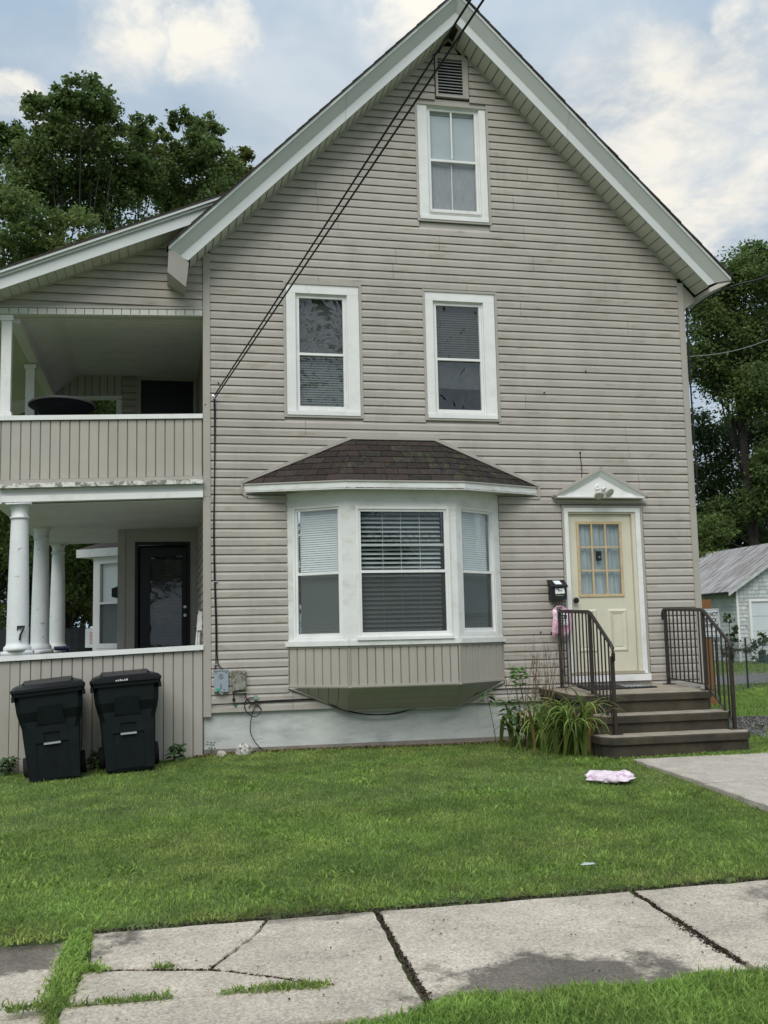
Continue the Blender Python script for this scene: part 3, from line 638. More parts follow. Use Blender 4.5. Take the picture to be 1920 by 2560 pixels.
def roofface(poly, m, seed, tab, rows, moss=None):
    o_ = poly[0]; u = (poly[1]-poly[0]).normalized(); n = u.cross(poly[-1]-poly[0]).normalized(); v_ = n.cross(u)
    if n.z < 0: n = -n
    p2 = [((p-o_).dot(u), (p-o_).dot(v_)) for p in poly]
    ar = sum(p2[i][0]*p2[(i+1) % len(p2)][1]-p2[(i+1) % len(p2)][0]*p2[i][1] for i in range(len(p2)))
    cw = p2 if ar > 0 else p2[::-1]
    H_ = max(p[1] for p in p2); rh = H_/rows; rg = random.Random(seed); umin = min(p[0] for p in p2); umax = max(p[0] for p in p2)
    MB().prism([tuple(o_+u*a+v_*b-n*.012) for a, b in p2], [tuple(o_+u*a+v_*b-n*.002) for a, b in p2]).build('roof_deck', mat('shingle_gap', (.012, .010, .010), 1), by)
    for r_ in range(rows):
        x = umin-tab*((r_ % 2)*.5+rg.uniform(0, .12)); 
        while x < umax:
            pc = clip_poly([(x+.004, r_*rh), (x+tab-.004, r_*rh), (x+tab-.004, (r_+1)*rh-.001), (x+.004, (r_+1)*rh-.001)], cw); x += tab
            if len(pc) < 3: continue
            up = lambda b: .011-.008*(b-r_*rh)/rh+rg.uniform(0, .0015)
            lo = [o_+u*a+v_*b-n*.002 for a, b in pc]; hi_ = [o_+u*a+v_*b+n*up(b) for a, b in pc]
            mm = moss(sum(p[0] for p in pc)/len(pc), r_, rg) if moss else m
            MB().prism(hi_, lo).build('shingle', mm, by)
roofface([E0, E1, T0], SHG, 1, .265, 7)
roofface([E1, E2, T1, T0], SHG, 2, .265, 7, lambda a, r_, rg: MOS if (rg.random() < .2+.45*a and r_ < 6) else SHG)
roofface([E2, E3, T1], MOS, 3, .265, 7)
mb = MB()
for a, b in ((E0, T0), (T0, T1), (T1, E3)): mb.bar(a+Vector((0, -.02, .022)), b+Vector((0, -.02, .022)), .03, .040)
mb.build('roof_flashing', GTR, by)
mb = MB(); mb.bar((.368, -.02, 3.235), (.368, -.02, 3.10), .022); mb.bar((.368, -.02, 3.10), (.44, -.02, 3.045), .022); mb.bar((.43, -.02, 3.047), (.9, -.02, 3.047), .022)
mb.build('roof_j_channel', GTR, by); mb = MB(); mb.bar((4.095, -.02, 3.225), (4.095, -.02, 3.06), .022); mb.bar((3.56, -.02, 3.06), (4.095, -.02, 3.055), .022); mb.build('roof_j_channel', GTR, by)

# ---------------------------------------------------------------- front door and hood
dr = bpy.data.objects.new('front_door', None); dr.location = (4.9-3.09, 0, .72-.08); put(dr, house)
frame(4.415, 5.455, .84, 2.945, .056, -.022, .06, 'door_casing', WHT, dr, sides='lrt', wt_=.058, wr=.066)
frame(4.385, 5.485, .70, 2.968, .028, -.028, .0, 'j_channel', GTR, dr, sides='lrt')
frame(4.472, 5.388, .86, 2.886, .022, .0, .07, 'door_jamb', CRM, dr, sides='rt', wr=.045)
SLX0, SLX1, SLZ0, SLZ1 = 4.474, 5.340, .872, 2.862
lx0, lx1, lz0, lz1 = 4.605, 5.198, 1.822, 2.755
mb = MB()
for r_ in ((SLX0, lx0, SLZ0, SLZ1), (lx1, SLX1, SLZ0, SLZ1), (lx0, lx1, SLZ0, lz0), (lx0, lx1, lz1, SLZ1)): mb.box(r_[0], r_[1], .04, .08, r_[2], r_[3])
mb.build('door_slab', CRM, dr)
for a, b in ((4.55, 4.825), (4.965, 5.235)):             # raised lower panels
    mb = MB(); z0, z1 = 1.11, 1.655; e = .028
    vs = [(a, .0395, z0), (b, .0395, z0), (b, .0395, z1), (a, .0395, z1), (a+e, .026, z0+e), (b-e, .026, z0+e), (b-e, .026, z1-e), (a+e, .026, z1-e),
          (a+2.6*e, .040, z0+2.6*e), (b-2.6*e, .040, z0+2.6*e), (b-2.6*e, .040, z1-2.6*e), (a+2.6*e, .040, z1-2.6*e)]
    mb.add(vs, [(j, (j+1) % 4, 4+(j+1) % 4, 4+j) for j in range(4)]+[(4+j, 4+(j+1) % 4, 8+(j+1) % 4, 8+j) for j in range(4)]); 
    mb.add([(a+2.6*e, .033, z0+2.6*e), (b-2.6*e, .033, z0+2.6*e), (b-2.6*e, .033, z1-2.6*e), (a+2.6*e, .033, z1-2.6*e)], [(0, 1, 2, 3)]); mb.build('door_panel', CRM, dr)
frame(lx0-.012, lx1+.012, lz0-.012, lz1+.012, .034, .026, .05, 'lite_frame', TAN, dr)
px = [4.627, 4.800, 4.986, 5.176]; pz = [1.844, 2.141, 2.440, 2.735]
mb = MB()
for x in px[1:3]: MB().box(x-.0115, x+.0115, .030, .05, pz[0], pz[3]).build('muntin', TAN, dr)
for z in pz[1:3]:
    for j in range(3): MB().box(px[j]+.012, px[j+1]-.012, .031, .05, z-.010, z+.010).build('muntin', TAN, dr)
for a in range(3):
    for c in range(3): B_(px[a], px[a+1], .0505, .054, pz[c], pz[c+1]).build('pane', GLS, dr)
n = 60; vs = []; fs = []
for j in range(n+1):
    x = px[0]-.02+(px[3]-px[0]+.04)*j/n
    for l, z in enumerate((lz0-.02, 2.0, 2.2, 2.45, lz1+.02)):
        vs.append((x, .095+.012*math.sin(x*38+l*.5)+.008*math.sin(x*91+l), z))
    if j: fs += [((j-1)*5+q_, j*5+q_, j*5+q_+1, (j-1)*5+q_+1) for q_ in range(4)]
MB().add(vs, fs).build('curtain', CUR, dr, smooth=True)
room(4.55, 5.25, 1.76, 2.80, .13, .3, dr)
MB().lathe(0, 0, [(.012, 0), (.012, .03), (.03, .035), (.038, .05), (.038, .062), (.026, .075), (.004, .078)], 14).build('knob_tmp', BLK)
kn = bpy.data.objects['knob_tmp']; kn.name = 'door_knob'; kn.data.transform(Matrix.Rotation(math.radians(90), 4, 'X')); kn.parent = dr; kn.location = (4.532-4.9, .04, 1.766-.72)
db = B_(4.851, 4.917, .022, .045, 2.266, 2.388).build('doorbell_camera', BLK, dr)
MB().tube([(4.888, .0225, 2.312), (4.888, .018, 2.312)], .013, 14).build('doorbell_button', STL, db)
MB().tube([(4.888, .0185, 2.312), (4.888, .016, 2.312)], .008, 12).build('doorbell_lens', BLK, db)
B_(4.42, 5.40, -.045, .05, .838, .870).build('threshold', mat('threshold_wood', (.34, .29, .22), .7), dr)
B_(4.40, 5.470, -.075, .03, .752, .832).build('door_sill', WHT, dr)
B_(4.385, 5.49, -.035, .02, .706, .750).build('sill_trim', GTR, dr)
hd = bpy.data.objects.new('door_hood', None); hd.location = (4.9-3.09, 0, 3.05-.08); put(hd, house)
ap, hl, hr_ = (4.878, 3.395), (4.262, 3.066), (5.492, 3.066)
P3 = lambda q, y: (q[0], y, q[1])
MB().prism([P3((4.285, 3.052), -.15), P3((5.470, 3.052), -.15), P3((5.470, 3.068), -.15), P3((4.285, 3.068), -.15)], [P3((4.285, 3.052), 0), P3((5.470, 3.052), 0), P3((5.470, 3.068), 0), P3((4.285, 3.068), 0)]).build('hood_base', WHT, hd)
inn = ((4.868, 3.325), (4.43, 3.085), (5.345, 3.085))
MB().prism([P3(q, -.112) for q in ((4.30, 3.069), (5.455, 3.069), ap)], [P3(q, 0) for q in ((4.30, 3.069), (5.455, 3.069), ap)]).build('tympanum', WHT, hd)
B_(4.40, 5.36, -.120, -.1125, 3.070, 3.118).build('tympanum_board', WHT, hd)
for a, b in ((hl, ap), (ap, hr_)):
    ia, ib = ((4.395, 3.069), (4.872, 3.325)) if a is hl else ((4.872, 3.325), (5.36, 3.069))
    MB().prism([P3(a, -.152), P3(b, -.152), P3(ib, -.115), P3(ia, -.115)], [P3(a, -.11), P3(b, -.11), P3(ib, -.11), P3(ia, -.11)]).build('hood_rake', ALU, hd)
    up = lambda q, d: (q[0], q[1]+d)
    MB().prism([P3(up(a, .0), -.156), P3(up(b, .0), -.156), P3(up(b, .024), -.156), P3(up(a, .024), -.156)], [P3(a, 0), P3(b, 0), P3(up(b, .024), 0), P3(up(a, .024), 0)]).build('hood_roof', GTR, hd)
mb = MB(); mb.bar((4.31, -.024, 3.02), (5.545, -.024, 3.012), .03); mb.bar((4.295, -.024, 3.09), (4.31, -.024, 3.02), .03); mb.bar((4.295, -.024, 3.10), (4.94, -.024, 3.455), .02, .03); mb.bar((4.94, -.024, 3.455), (5.565, -.024, 3.10), .02, .03)
mb.build('hood_trim', GTR, hd)

# ---------------------------------------------------------------- side porch (it has sunk a little towards its outer end)
def sag(v): return (v[0], v[1], v[2]+.034*(v[0]+.08) if v[0] < 0 else v[2])
def SB(): return MB(sag)
pc = bpy.data.objects.new('porch', None); pc.location = (-1.2-3.09, 1, .7-.08); put(pc, house)
XL = -2.30
def vboards(x0, x1, z0, z1, y, name='porch_board', wd=.109, ztop=None, m=VBD, parent=None):
    n = round((x1-x0)/wd); w_ = (x1-x0)/n
    for j in range(n):
        a, b = x0+j*w_, x0+(j+1)*w_-.005; z2 = (z1, z1) if ztop is None else (ztop(a), ztop(b))
        q = lambda yy, e: [(a+e, yy, z0), (b-e, yy, z0), (b-e, yy, z2[1]), (a+e, yy, z2[0])]
        SB().hexa(q(y-.012, .006), q(y, 0)).build(name, m, parent or pc)
GAP = mat('board_gap', (.15, .14, .12), .85)
# lower wall
vboards(XL+.10, -.085, -.30, 1.255, -.004)
SB().box(XL, -.085, -.003, .09, -.35, 1.262).build('wall_backing', GAP, pc)
SB().box(XL-.02, XL+.10, -.022, .03, -.35, 1.262).build('corner_board', GTR, pc)
SB().box(XL-.03, -.083, -.055, .17, 1.266, 1.322).build('wall_cap', WHT, pc)
SB().box(XL-.02, XL+.12, .171, 5.3, -.3, 1.262).build('side_rail_wall', VBD, pc)
SB().box(XL-.05, XL+.17, .171, 5.4, 1.266, 1.32).build('side_cap', WHT, pc)
# floors, beam and ceilings
SB().box(XL, -.03, .1, 6.3, .62, .76).build('porch_floor', mat('porch_floor_paint', (.20, .20, .20), .6), pc)
SB().box(XL-.05, -.085, -.11, .0, 3.195, 3.245).build('beam_ledge', WHD, pc)
SB().box(XL-.03, -.085, -.035, .0, 3.115, 3.192).build('beam_frieze', GRA, pc)
SB().box(XL-.03, -.085, -.065, .06, 3.040, 3.112).build('beam_board', WHT, pc)
SB().box(XL-.12, XL+.02, .062, 5.2, 3.038, 3.22).build('side_beam', WHT, pc)
n = 34
mb = SB()
for j in range(n):
    a = .065+j*(5.0-.065)/n; mb.box(XL+.021, -.032, a, a+5/n-.020, 3.020, 3.032)
mb.build('beadboard_ceiling', CEI, pc, kind='stuff')
SB().box(XL+.02, -.032, .062, 5.1, 3.033, 3.19).build('upper_floor', mat('floor_edge', (.10, .10, .095), .7), pc)
# upper rail
vboards(-2.56, -.088, 3.30, 3.975, -.006)
SB().box(-2.56, -.086, -.005, .06, 3.26, 3.98).build('rail_backing', GAP, pc)
SB().box(-2.56, -.086, -.022, -.004, 3.247, 3.298).build('rail_foot', GTR, pc)
SB().box(-2.56, -.086, -.045, .12, 3.985, 4.039).build('rail_cap', WHT, pc)
SB().box(XL-.26, XL-.2, .121, 3.1, 3.2, 3.98).build('side_rail', VBD, pc)
SB().box(-2.2, -1.12, 3.0, 3.06, 3.2, 3.98).build('rear_rail', VBD, pc)
# gable front above the upper porch
SB().box(-2.62, -.085, .0, .12, 5.232, 5.262).build('header_soffit', SOF, pc)
for j in range(24):
    a = -2.6+j*.105; SB().box(a, a+.098, -.022, .0, 5.242, 5.312).build('header_board', SOF, pc)
SB().box(-2.62, -.085, -.030, -.002, 5.316, 5.345).build('header_trim', GTR, pc)
def prz(x): return 6.345+.425*x                           # underside of the porch roof at the wall face (sagged space is not applied)
zz0 = 5.30
for kk in range(14):
    z = zz0+kk*E_; 
    xl = lambda q: (q+.047-6.345)/.425+.03
    a, b = xl(z), xl(z+E_)
    if b > -.2: break
    if kk < 1: z0_ = z
    board(max(a, -2.62), max(b, -2.62), -.086, -.086, z+.047, parent=pc)
MB().prism([(-2.42, .006, 5.27), (-.085, .006, 5.36), (-.085, .006, 6.30), (-2.42, .006, 5.305)], [(-2.42, .08, 5.27), (-.085, .08, 5.36), (-.085, .08, 6.30), (-2.42, .08, 5.305)]).build('gable_backing', GTR, pc)
def pr_(x, y, n): return (x, y, prz(x)-.012+n)
xa, xb = -3.2, .12
MB().prism([pr_(xa, -.37, 0), pr_(xa, -.35, 0), pr_(xa, -.35, .135), pr_(xa, -.37, .135)], [pr_(xb, -.37, 0), pr_(xb, -.35, 0), pr_(xb, -.35, .135), pr_(xb, -.37, .135)]).build('porch_fascia', ALU, pc)
MB().prism([pr_(xa, -.40, .137), pr_(xa, -.34, .137), pr_(xa, -.34, .165), pr_(xa, -.40, .165)], [pr_(xb, -.40, .137), pr_(xb, -.34, .137), pr_(xb, -.34, .165), pr_(xb, -.40, .165)]).build('porch_fascia_step', ALU, pc)
MB().prism([pr_(xa, -.43, .168), pr_(xa, -.34, .168), pr_(xa, -.34, .20), pr_(xa, -.43, .20)], [pr_(.17, -.43, .168), pr_(.17, -.34, .168), pr_(.17, -.34, .20), pr_(.17, -.43, .20)]).build('porch_drip', ALU, pc)
MB().prism([pr_(xa, -.44, .202), pr_(xa, 5.5, .202), pr_(xa, 5.5, .222), pr_(xa, -.44, .222)], [pr_(.18, -.44, .202), pr_(.18, 5.5, .202), pr_(.18, 5.5, .222), pr_(.18, -.44, .222)]).build('porch_roof', SHG, pc)
MB().prism([pr_(xa, -.34, .03), pr_(xa, 5.4, .03), pr_(xa, 5.4, .2), pr_(xa, -.34, .2)], [pr_(-.1, -.34, .03), pr_(-.1, 5.4, .03), pr_(-.1, 5.4, .2), pr_(-.1, -.34, .2)]).build('porch_roof_deck', CEI, pc)
for j in range(27):
    x0 = -2.75+j*.1; x1 = x0+.094
    if x1 > -.1: break
    MB().prism([pr_(x0, -.35, .004), pr_(x1, -.35, .004), pr_(x1, -.002, .004), pr_(x0, -.002, .004)], [pr_(x0, -.35, .014), pr_(x1, -.35, .014), pr_(x1, -.002, .014), pr_(x0, -.002, .014)]).build('porch_soffit_board', SOF, pc)
MB().prism([pr_(-2.75, -.026, -.018), pr_(-2.75, -.004, -.018), pr_(-2.75, -.004, .006), pr_(-2.75, -.026, .006)], [pr_(-.09, -.026, -.018), pr_(-.09, -.004, -.018), pr_(-.09, -.004, .006), pr_(-.09, -.026, .006)]).build('porch_rake_trim', GTR, pc)
# upper ceiling: flat part, sloped part, beam
mb = MB()
for j in range(22):
    a = .125+j*.131; mb.box(-1.74, -.03, a, a+.117, 5.232, 5.245)
mb.build('flat_ceiling', CEI, pc, kind='stuff')
mb = MB()
def slp(y): t = (y-.1)/2.9; return (-2.19+.15*t, 5.215-.25*t)
for j in range(40):
    a = .122+j*.072; c = a+.064; (xa_, za_), (xc_, zc_) = slp(a), slp(c)
    mb.prism([(xa_, a, za_), (-1.745, a, 5.228), (-1.745, c, 5.228), (xc_, c, zc_)], [(xa_, a, za_+.02), (-1.745, a, 5.248), (-1.745, c, 5.248), (xc_, c, zc_+.02)])
mb.build('sloped_ceiling', CEI, pc, kind='stuff')
MB().prism([(-1.765, .12, 5.215), (-1.72, .12, 5.228), (-1.72, .12, 5.236), (-1.765, .12, 5.225)], [(-1.765, 3.0, 5.215), (-1.72, 3.0, 5.228), (-1.72, 3.0, 5.236), (-1.765, 3.0, 5.225)]).build('ceiling_trim', CEI, pc)
MB().prism([(-2.31, .121, 5.10), (-2.19, .121, 5.10), (-2.185, .121, 5.24), (-2.31, .121, 5.24)], [(-2.16, 3.1, 4.86), (-2.04, 3.1, 4.86), (-2.035, 3.1, 5.0), (-2.16, 3.1, 5.0)]).build('side_header', CEI, pc)
MB().prism([(-2.75, .125, 5.02), (-2.312, .125, 5.14), (-2.312, .125, 5.16), (-2.75, .125, 5.04)], [(-2.75, 3.2, 4.86), (-2.162, 3.2, 4.93), (-2.162, 3.2, 4.95), (-2.75, 3.2, 4.88)]).build('side_soffit', SOF, pc)
MB().box(-2.2, -.03, .2, 3.4, 5.25, 5.30).build('ceiling_backing', GAP, pc)
# posts and columns
for (x, y, m_) in ((-2.315, .06, WHT), (-2.225, 1.55, WHT)):
    mb = SB(); mb.box(x-.055, x+.055, y-.055, y+.055, 4.06, 5.235 if y < 1 else 5.05); mb.box(x-.072, x+.072, y-.072, y+.072, 4.042, 4.09); mb.box(x-.072, x+.072, y-.072, y+.072, 5.17 if y < 1 else 4.99, 5.231 if y < 1 else 5.04); mb.build('porch_post', m_, pc)
MB().box(-1.205, -1.125, 3.02, 3.1, 3.2, 4.93).build('rear_post', WHT, pc)
cols = []
for (x, y) in ((-2.135, .06), (-2.15, 2.45), (-2.15, 4.85)):
    z0 = 1.322; mb = SB()
    prof = [(.148, z0+.05), (.152, z0+.075), (.145, z0+.10), (.126, z0+.115), (.122, z0+.14)]
    for j in range(9): t = j/8; prof.append((.121-.026*t**1.6, z0+.15+t*1.36))
    prof += [(.096, 2.858), (.108, 2.862), (.108, 2.880), (.094, 2.885), (.094, 2.945), (.106, 2.985), (.128, 3.010)]
    mb.lathe(x, y, prof, 28); mb.box(x-.165, x+.165, y-.16 if y > 1 else y-.11, y+.16, z0, z0+.05); mb.box(x-.14, x+.14, y-.14, y+.14, 3.010, 3.030)
    cols.append(mb.build('porch_column', WHC, pc, smooth=False))
    me = cols[-1].data; me.polygons.foreach_set('use_smooth', [len(p.vertices) == 4 and abs(p.normal.z) < .9 and i < 28*21 for i, p in enumerate(me.polygons)])
def text(s, size, loc, rot, m, parent, name, ext=.002, font_scale=1., sx=1.):
    cu = bpy.data.curves.new(name, 'FONT'); cu.body = s; cu.size = size; cu.extrude = ext; cu.align_x = 'CENTER'; cu.align_y = 'CENTER'; cu.offset = font_scale
    to = bpy.data.objects.new(name+'_c', cu); C.objects.link(to); dg = bpy.context.evaluated_depsgraph_get()
    me = bpy.data.meshes.new_from_object(to.evaluated_get(dg)); C.objects.unlink(to); bpy.data.objects.remove(to)
    me.materials.clear(); me.materials.append(m); me.transform(Matrix.Translation(loc) @ Matrix.Rotation(rot[2], 4, 'Z') @ Matrix.Rotation(rot[0], 4, 'X') @ Matrix.Diagonal((sx, 1, 1, 1)))
    o = bpy.data.objects.new(name, me); put(o, parent)
    if parent is not None: 
        w_ = wpos(parent); me.transform(Matrix.Translation(-w_))
    return o
mb = MB(); z0 = 1.500; yq = -.075; xq = -2.085              # serifed numeral on the first column
N7 = [(-.058, .085), (.058, .085), (.058, .062), (.012, -.02), (-.002, -.085), (-.030, -.085), (-.020, -.02), (.030, .052), (-.040, .052), (-.050, .030), (-.060, .034)]
mb = MB(); mb.prism([(xq+a*.72, yq+abs(a)*.15-.002, z0+b*.95) for a, b in N7[:7]+N7[7:]], [(xq+a*.72, yq+abs(a)*.15+.006, z0+b*.95) for a, b in N7])
nm = mb.build('house_number', BLK, cols[0])
# walls at the back of the porch
WPN = mat('porch_wall_panel', (.38, .36, .32), .6, .06, 2.)
mb = SB()
for r_ in ((-1.06, -.925, .75, 3.02), (-.149, -.03, .75, 3.02), (-.925, -.149, 2.77, 3.02)): mb.box(r_[0], r_[1], 3.0, 3.06, r_[2], r_[3])
mb.build('porch_wall', WPN, pc)
SB().box(-1.165, -1.06, 2.985, 3.5, .75, 3.02).build('corner_board', GTR, pc)
SB().box(-1.165, -1.08, 3.5, 6.4, .75, 3.02).build('return_wall', GTR, pc)
pd = frame(-.925, -.149, .75, 2.80, .045, 2.985, 3.05, 'porch_door', mat('black_door_paint', (.010, .010, .011), .4), pc, sides='lrt')
mb = MB(); 
for r_ in ((-.85, -.71, .75, 2.72), (-.265, -.2, .75, 2.72), (-.71, -.265, 2.60, 2.72), (-.71, -.265, .75, 1.05)): mb.box(r_[0], r_[1], 3.02, 3.06, r_[2], r_[3])
mb.build('door_slab', mat('black_door_paint', (0, 0, 0)), pd)
B_(-.71, -.265, 3.03, 3.035, 1.05, 2.6).build('pane', GLS, pd); ridged(-.70, -.27, 1.05, 2.58, 3.075, mat('brown_blind', (.075, .068, .068), .7), pd, pitch=.05)
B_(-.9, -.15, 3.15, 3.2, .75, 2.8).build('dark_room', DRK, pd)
for z in (1.86, 1.74): MB().tube([(-.22, 3.02, z), (-.22, 2.99, z)], .022, 10).build('door_lock', STL, pd)
# upper back wall
zt_ = lambda x: 5.245 if x > -1.72 else 5.245-(-1.72-x)*.42
vboards(-2.06, -1.12, 4.975, 5.24, 3.0, 'rear_board', .1, ztop=lambda x: min(5.235, 5.235-(-1.72-x)*.42)-.034*(x+.08))
SB().box(-2.1, -1.12, 3.001, 3.04, 4.97, 5.30).build('rear_backing', GAP, pc)
SB().box(-2.2, -1.12, 2.97, 3.08, 4.93, 4.972).build('rear_header', WHT, pc)
for kk in range(12): board(-1.118, -1.118, -.912, -.912, 3.98+kk*E_, parent=pc, y=2.99)
MB().box(-1.12, -.90, 2.996, 3.2, 3.2, 5.22).build('wall_stub', GTR, pc)
ud = frame(-.91, -.045, 3.2, 5.235, .052, 2.965, 3.05, 'porch_door', GTR, pc, sides='lrt')
B_(-.855, -.10, 3.0, 3.03, 3.2, 5.18).build('door_slab', mat('blue_black_door', (.008, .009, .014), .35), ud)
# side wall of the house seen along the porch
mb = MB()
for kk in range(54):
    z = .75+kk*E_
    if 2.95 < z < 3.25 or z > 5.2: continue
    mb.add([(-.117, .06, z), (-.103, .06, z+E_), (-.103, 2.99, z+E_), (-.117, 2.99, z)], [(0, 1, 2, 3)]); mb.add([(-.117, .06, z), (-.1, .06, z), (-.1, 2.99, z), (-.117, 2.99, z)], [(0, 1, 2, 3)])
for v_ in range(len(mb.v)): mb.v[v_] = (mb.v[v_][0]+.055, *mb.v[v_][1:])
mb.build('side_siding', SID, pc, kind='stuff')
# second bay, further back on the side of the house
b2 = bpy.data.objects.new('side_bay', None); b2.location = (-1.5-3.09, 6.7, 1-.08); put(b2, house)
F, ln = fr_(Vector((-1.71, 6.5, 0)), Vector((-1.10, 6.05, 0)))
mb = MB()
for r_ in ((0, .09, .8, 2.86), (.60, .75, .8, 2.86), (.09, .60, .8, 1.28), (.09, .60, 2.80, 2.86)): fbox(F, r_[0], r_[1], r_[2], r_[3], -.06, 0, mb)
mb.build('white_panel', WHT, b2); MB().prism([F(0, .8, -.002), F(0, .8, -.06), F(0, 2.86, -.06), F(0, 2.86, -.002)], [F(-.12, .8, -.7), F(-.06, .8, -.7), F(-.06, 2.86, -.7), F(-.12, 2.86, -.7)]).build('white_panel', WHT, b2)
mb = MB(); fbox(F, .09, .60, 2.74, 2.80, -.05, .01, mb); fbox(F, .09, .60, 1.28, 1.36, -.05, .01, mb); fbox(F, .09, .15, 1.36, 2.74, -.05, .009, mb); fbox(F, .54, .60, 1.36, 2.74, -.05, .009, mb); fbox(F, .15, .54, 2.04, 2.07, -.045, .006, mb); mb.build('sash', WHT, b2)
fbox(F, .15, .54, 1.36, 2.74, -.03, -.025).build('pane', GLS, b2); fbox(F, .15, .54, 1.36, 2.04, -.012, -.01).build('screen', SCN, b2)
vs, fs = [], []
for j in range(46): z = 1.36+j*.03; k_ = len(vs); vs += [F(.15, z, -.07), F(.6, z, -.07), F(.6, z+.03, -.085), F(.15, z+.03, -.085)]; fs.append((k_, k_+1, k_+2, k_+3))
MB().add(vs, fs).build('blind', BLD, b2)
fbox(F, -.05, .9, .8, 2.9, -.42, -.40).build('dark_room', DRK, b2)
ev = [F(-.28, 0, .12), F(.95, 0, .12), F(.95, 0, -.2), F(-.28, 0, -.6)]
MB().prism([(a, b, 2.86) for a, b, c in ev], [(a, b, 3.0) for a, b, c in ev]).build('bay_eave', WHT, b2)
c0 = F(.9, 3.45, -.9)
MB().add([(ev[0][0], ev[0][1], 3.005), (ev[1][0], ev[1][1], 3.005), c0, (ev[3][0], ev[3][1], 3.005)], [(0, 1, 2), (0, 2, 3)]).build('bay_roof', mat('brown_shingle_far', (.10, .07, .062), .9, .3, 20, bump=.5, bs=60), b2)

# ---------------------------------------------------------------- front steps
st = thing('front_steps', 'brown concrete front steps of three treads leading to the cream door', 'steps', (4.9, -1, .05))
X0, X1 = 3.985, 5.755
def step(x0, x1, y0, y1, zt, zb, tilt=0.):
    def ring(o, z, yb_=y1):                               # front corners are chamfered; o insets
        return [(x0+o, yb_, z), (x0+o, y0+.15, z), (x0+.09+o*.4, y0+o, z), (x1-.13-o*.4, y0+o, z), (x1-o, y0+.17, z), (x1-o, yb_, z)]
    tl = lambda r_: [(p[0], p[1], p[2]+tilt*(p[1]-y0)) for p in r_]
    t = MB(); A, Bt, D = tl(ring(0, zt-.078)), tl(ring(0, zt-.012)), tl(ring(.012, zt)); n = 6
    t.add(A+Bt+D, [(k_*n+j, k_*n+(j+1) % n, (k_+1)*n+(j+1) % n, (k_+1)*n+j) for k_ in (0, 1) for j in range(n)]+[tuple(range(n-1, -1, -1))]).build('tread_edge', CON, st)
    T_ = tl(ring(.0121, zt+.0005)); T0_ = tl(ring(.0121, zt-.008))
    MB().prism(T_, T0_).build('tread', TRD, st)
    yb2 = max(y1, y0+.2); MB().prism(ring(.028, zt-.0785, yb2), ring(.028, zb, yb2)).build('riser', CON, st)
step(X0, X1, -1.20, -.03, .660, -.1, tilt=.035)
step(X0, X1, -1.585, -1.173, .452, -.1)
step(X0, X1, -1.958, -1.558, .262, -.1)
def railing(x, label):
    t = thing('stair_railing', label, 'railing', (x, -1.6, .26), 'railings of the front steps')
    yb_, ym, yf_ = -.155, -1.08, -1.65
    def zb(y): return .775+(y-yb_)/(ym-yb_)*(.732-.775) if y > ym else .732+(y-ym)/(-1.6-ym)*(.362-.732)
    def zt(y): return 1.622+(y-yb_)/(ym-yb_)*(1.588-1.622) if y > ym else 1.588+(y-ym)/(yf_-ym)*(1.205-1.588)
    for y, z0, z1 in ((yb_, .69, zt(yb_)), (ym, .655, zt(ym)), (yf_+.01, .255, 1.10)): MB().bar((x, y, z0), (x, y, z1), .036).build('post', RAIL, t)
    for y, z0 in ((yb_, .7), (ym, .667), (yf_+.01, .266)): B_(x-.065, x+.065, y-.05, y+.05, z0-.004, z0+.006).build('base_plate', RAIL, t)
    MB().tube([(x, yb_+.055, 1.50), (x, yb_+.062, 1.58), (x, yb_+.04, 1.620), (x, yb_, 1.632), (x, ym+.03, 1.600), (x, ym-.03, 1.582), (x, yf_+.03, 1.228), (x, yf_-.012, 1.185), (x, yf_-.022, 1.13), (x, yf_-.016, 1.05)], .0215, 8).build('top_rail', RAIL, t, smooth=True)
    mb = MB(); mb.bar((x, yb_, zb(yb_)), (x, ym, zb(ym)), .03, .012); mb.bar((x, ym, zb(ym)), (x, -1.63, .345), .03, .012); mb.build('bottom_rail', RAIL, t)
    for j in range(8): y = yb_+(j+1)*(ym-yb_)/9; MB().bar((x, y, zb(y)), (x, y, zt(y)), .014).build('baluster', RAIL, t)
    for j in range(5): y = ym+(j+1)*(yf_-ym)/6; MB().bar((x, y, zb(y)), (x, y, zt(y)), .014).build('baluster', RAIL, t)
railing(4.24, 'brown iron stair railing beside the pink bag and mailbox, behind the strappy plants')
railing(5.66, 'brown iron stair railing in front of the driveway sign, away from the mailbox')
mt = MB(); mt.add([(4.38, -.64, .684), (5.30, -.56, .687), (5.27, -.10, .704), (4.44, -.13, .703), (4.38, -.64, .695), (5.30, -.56, .698), (5.27, -.10, .715), (4.44, -.13, .714)], [(0, 3, 2, 1), (4, 5, 6, 7), (0, 1, 5, 4), (1, 2, 6, 5), (2, 3, 7, 6), (3, 0, 4, 7)])
dm = thing('doormat', 'worn black doormat with pale print lying on the landing before the door', 'doormat', (4.83, -.35, .69))
mt.build('mat', MAT, dm)
mb = MB()
for j in range(7):
    x = 4.93+j*.045; mb.add([(x, -.52+R.uniform(-.03, .03), .7035), (x+.03, -.50, .7040), (x+.05, -.20, .7145), (x+.028, -.22, .7140)], [(0, 1, 2, 3)])
mb.build('worn_print', mat('worn_print', (.45, .45, .43), .9), dm)

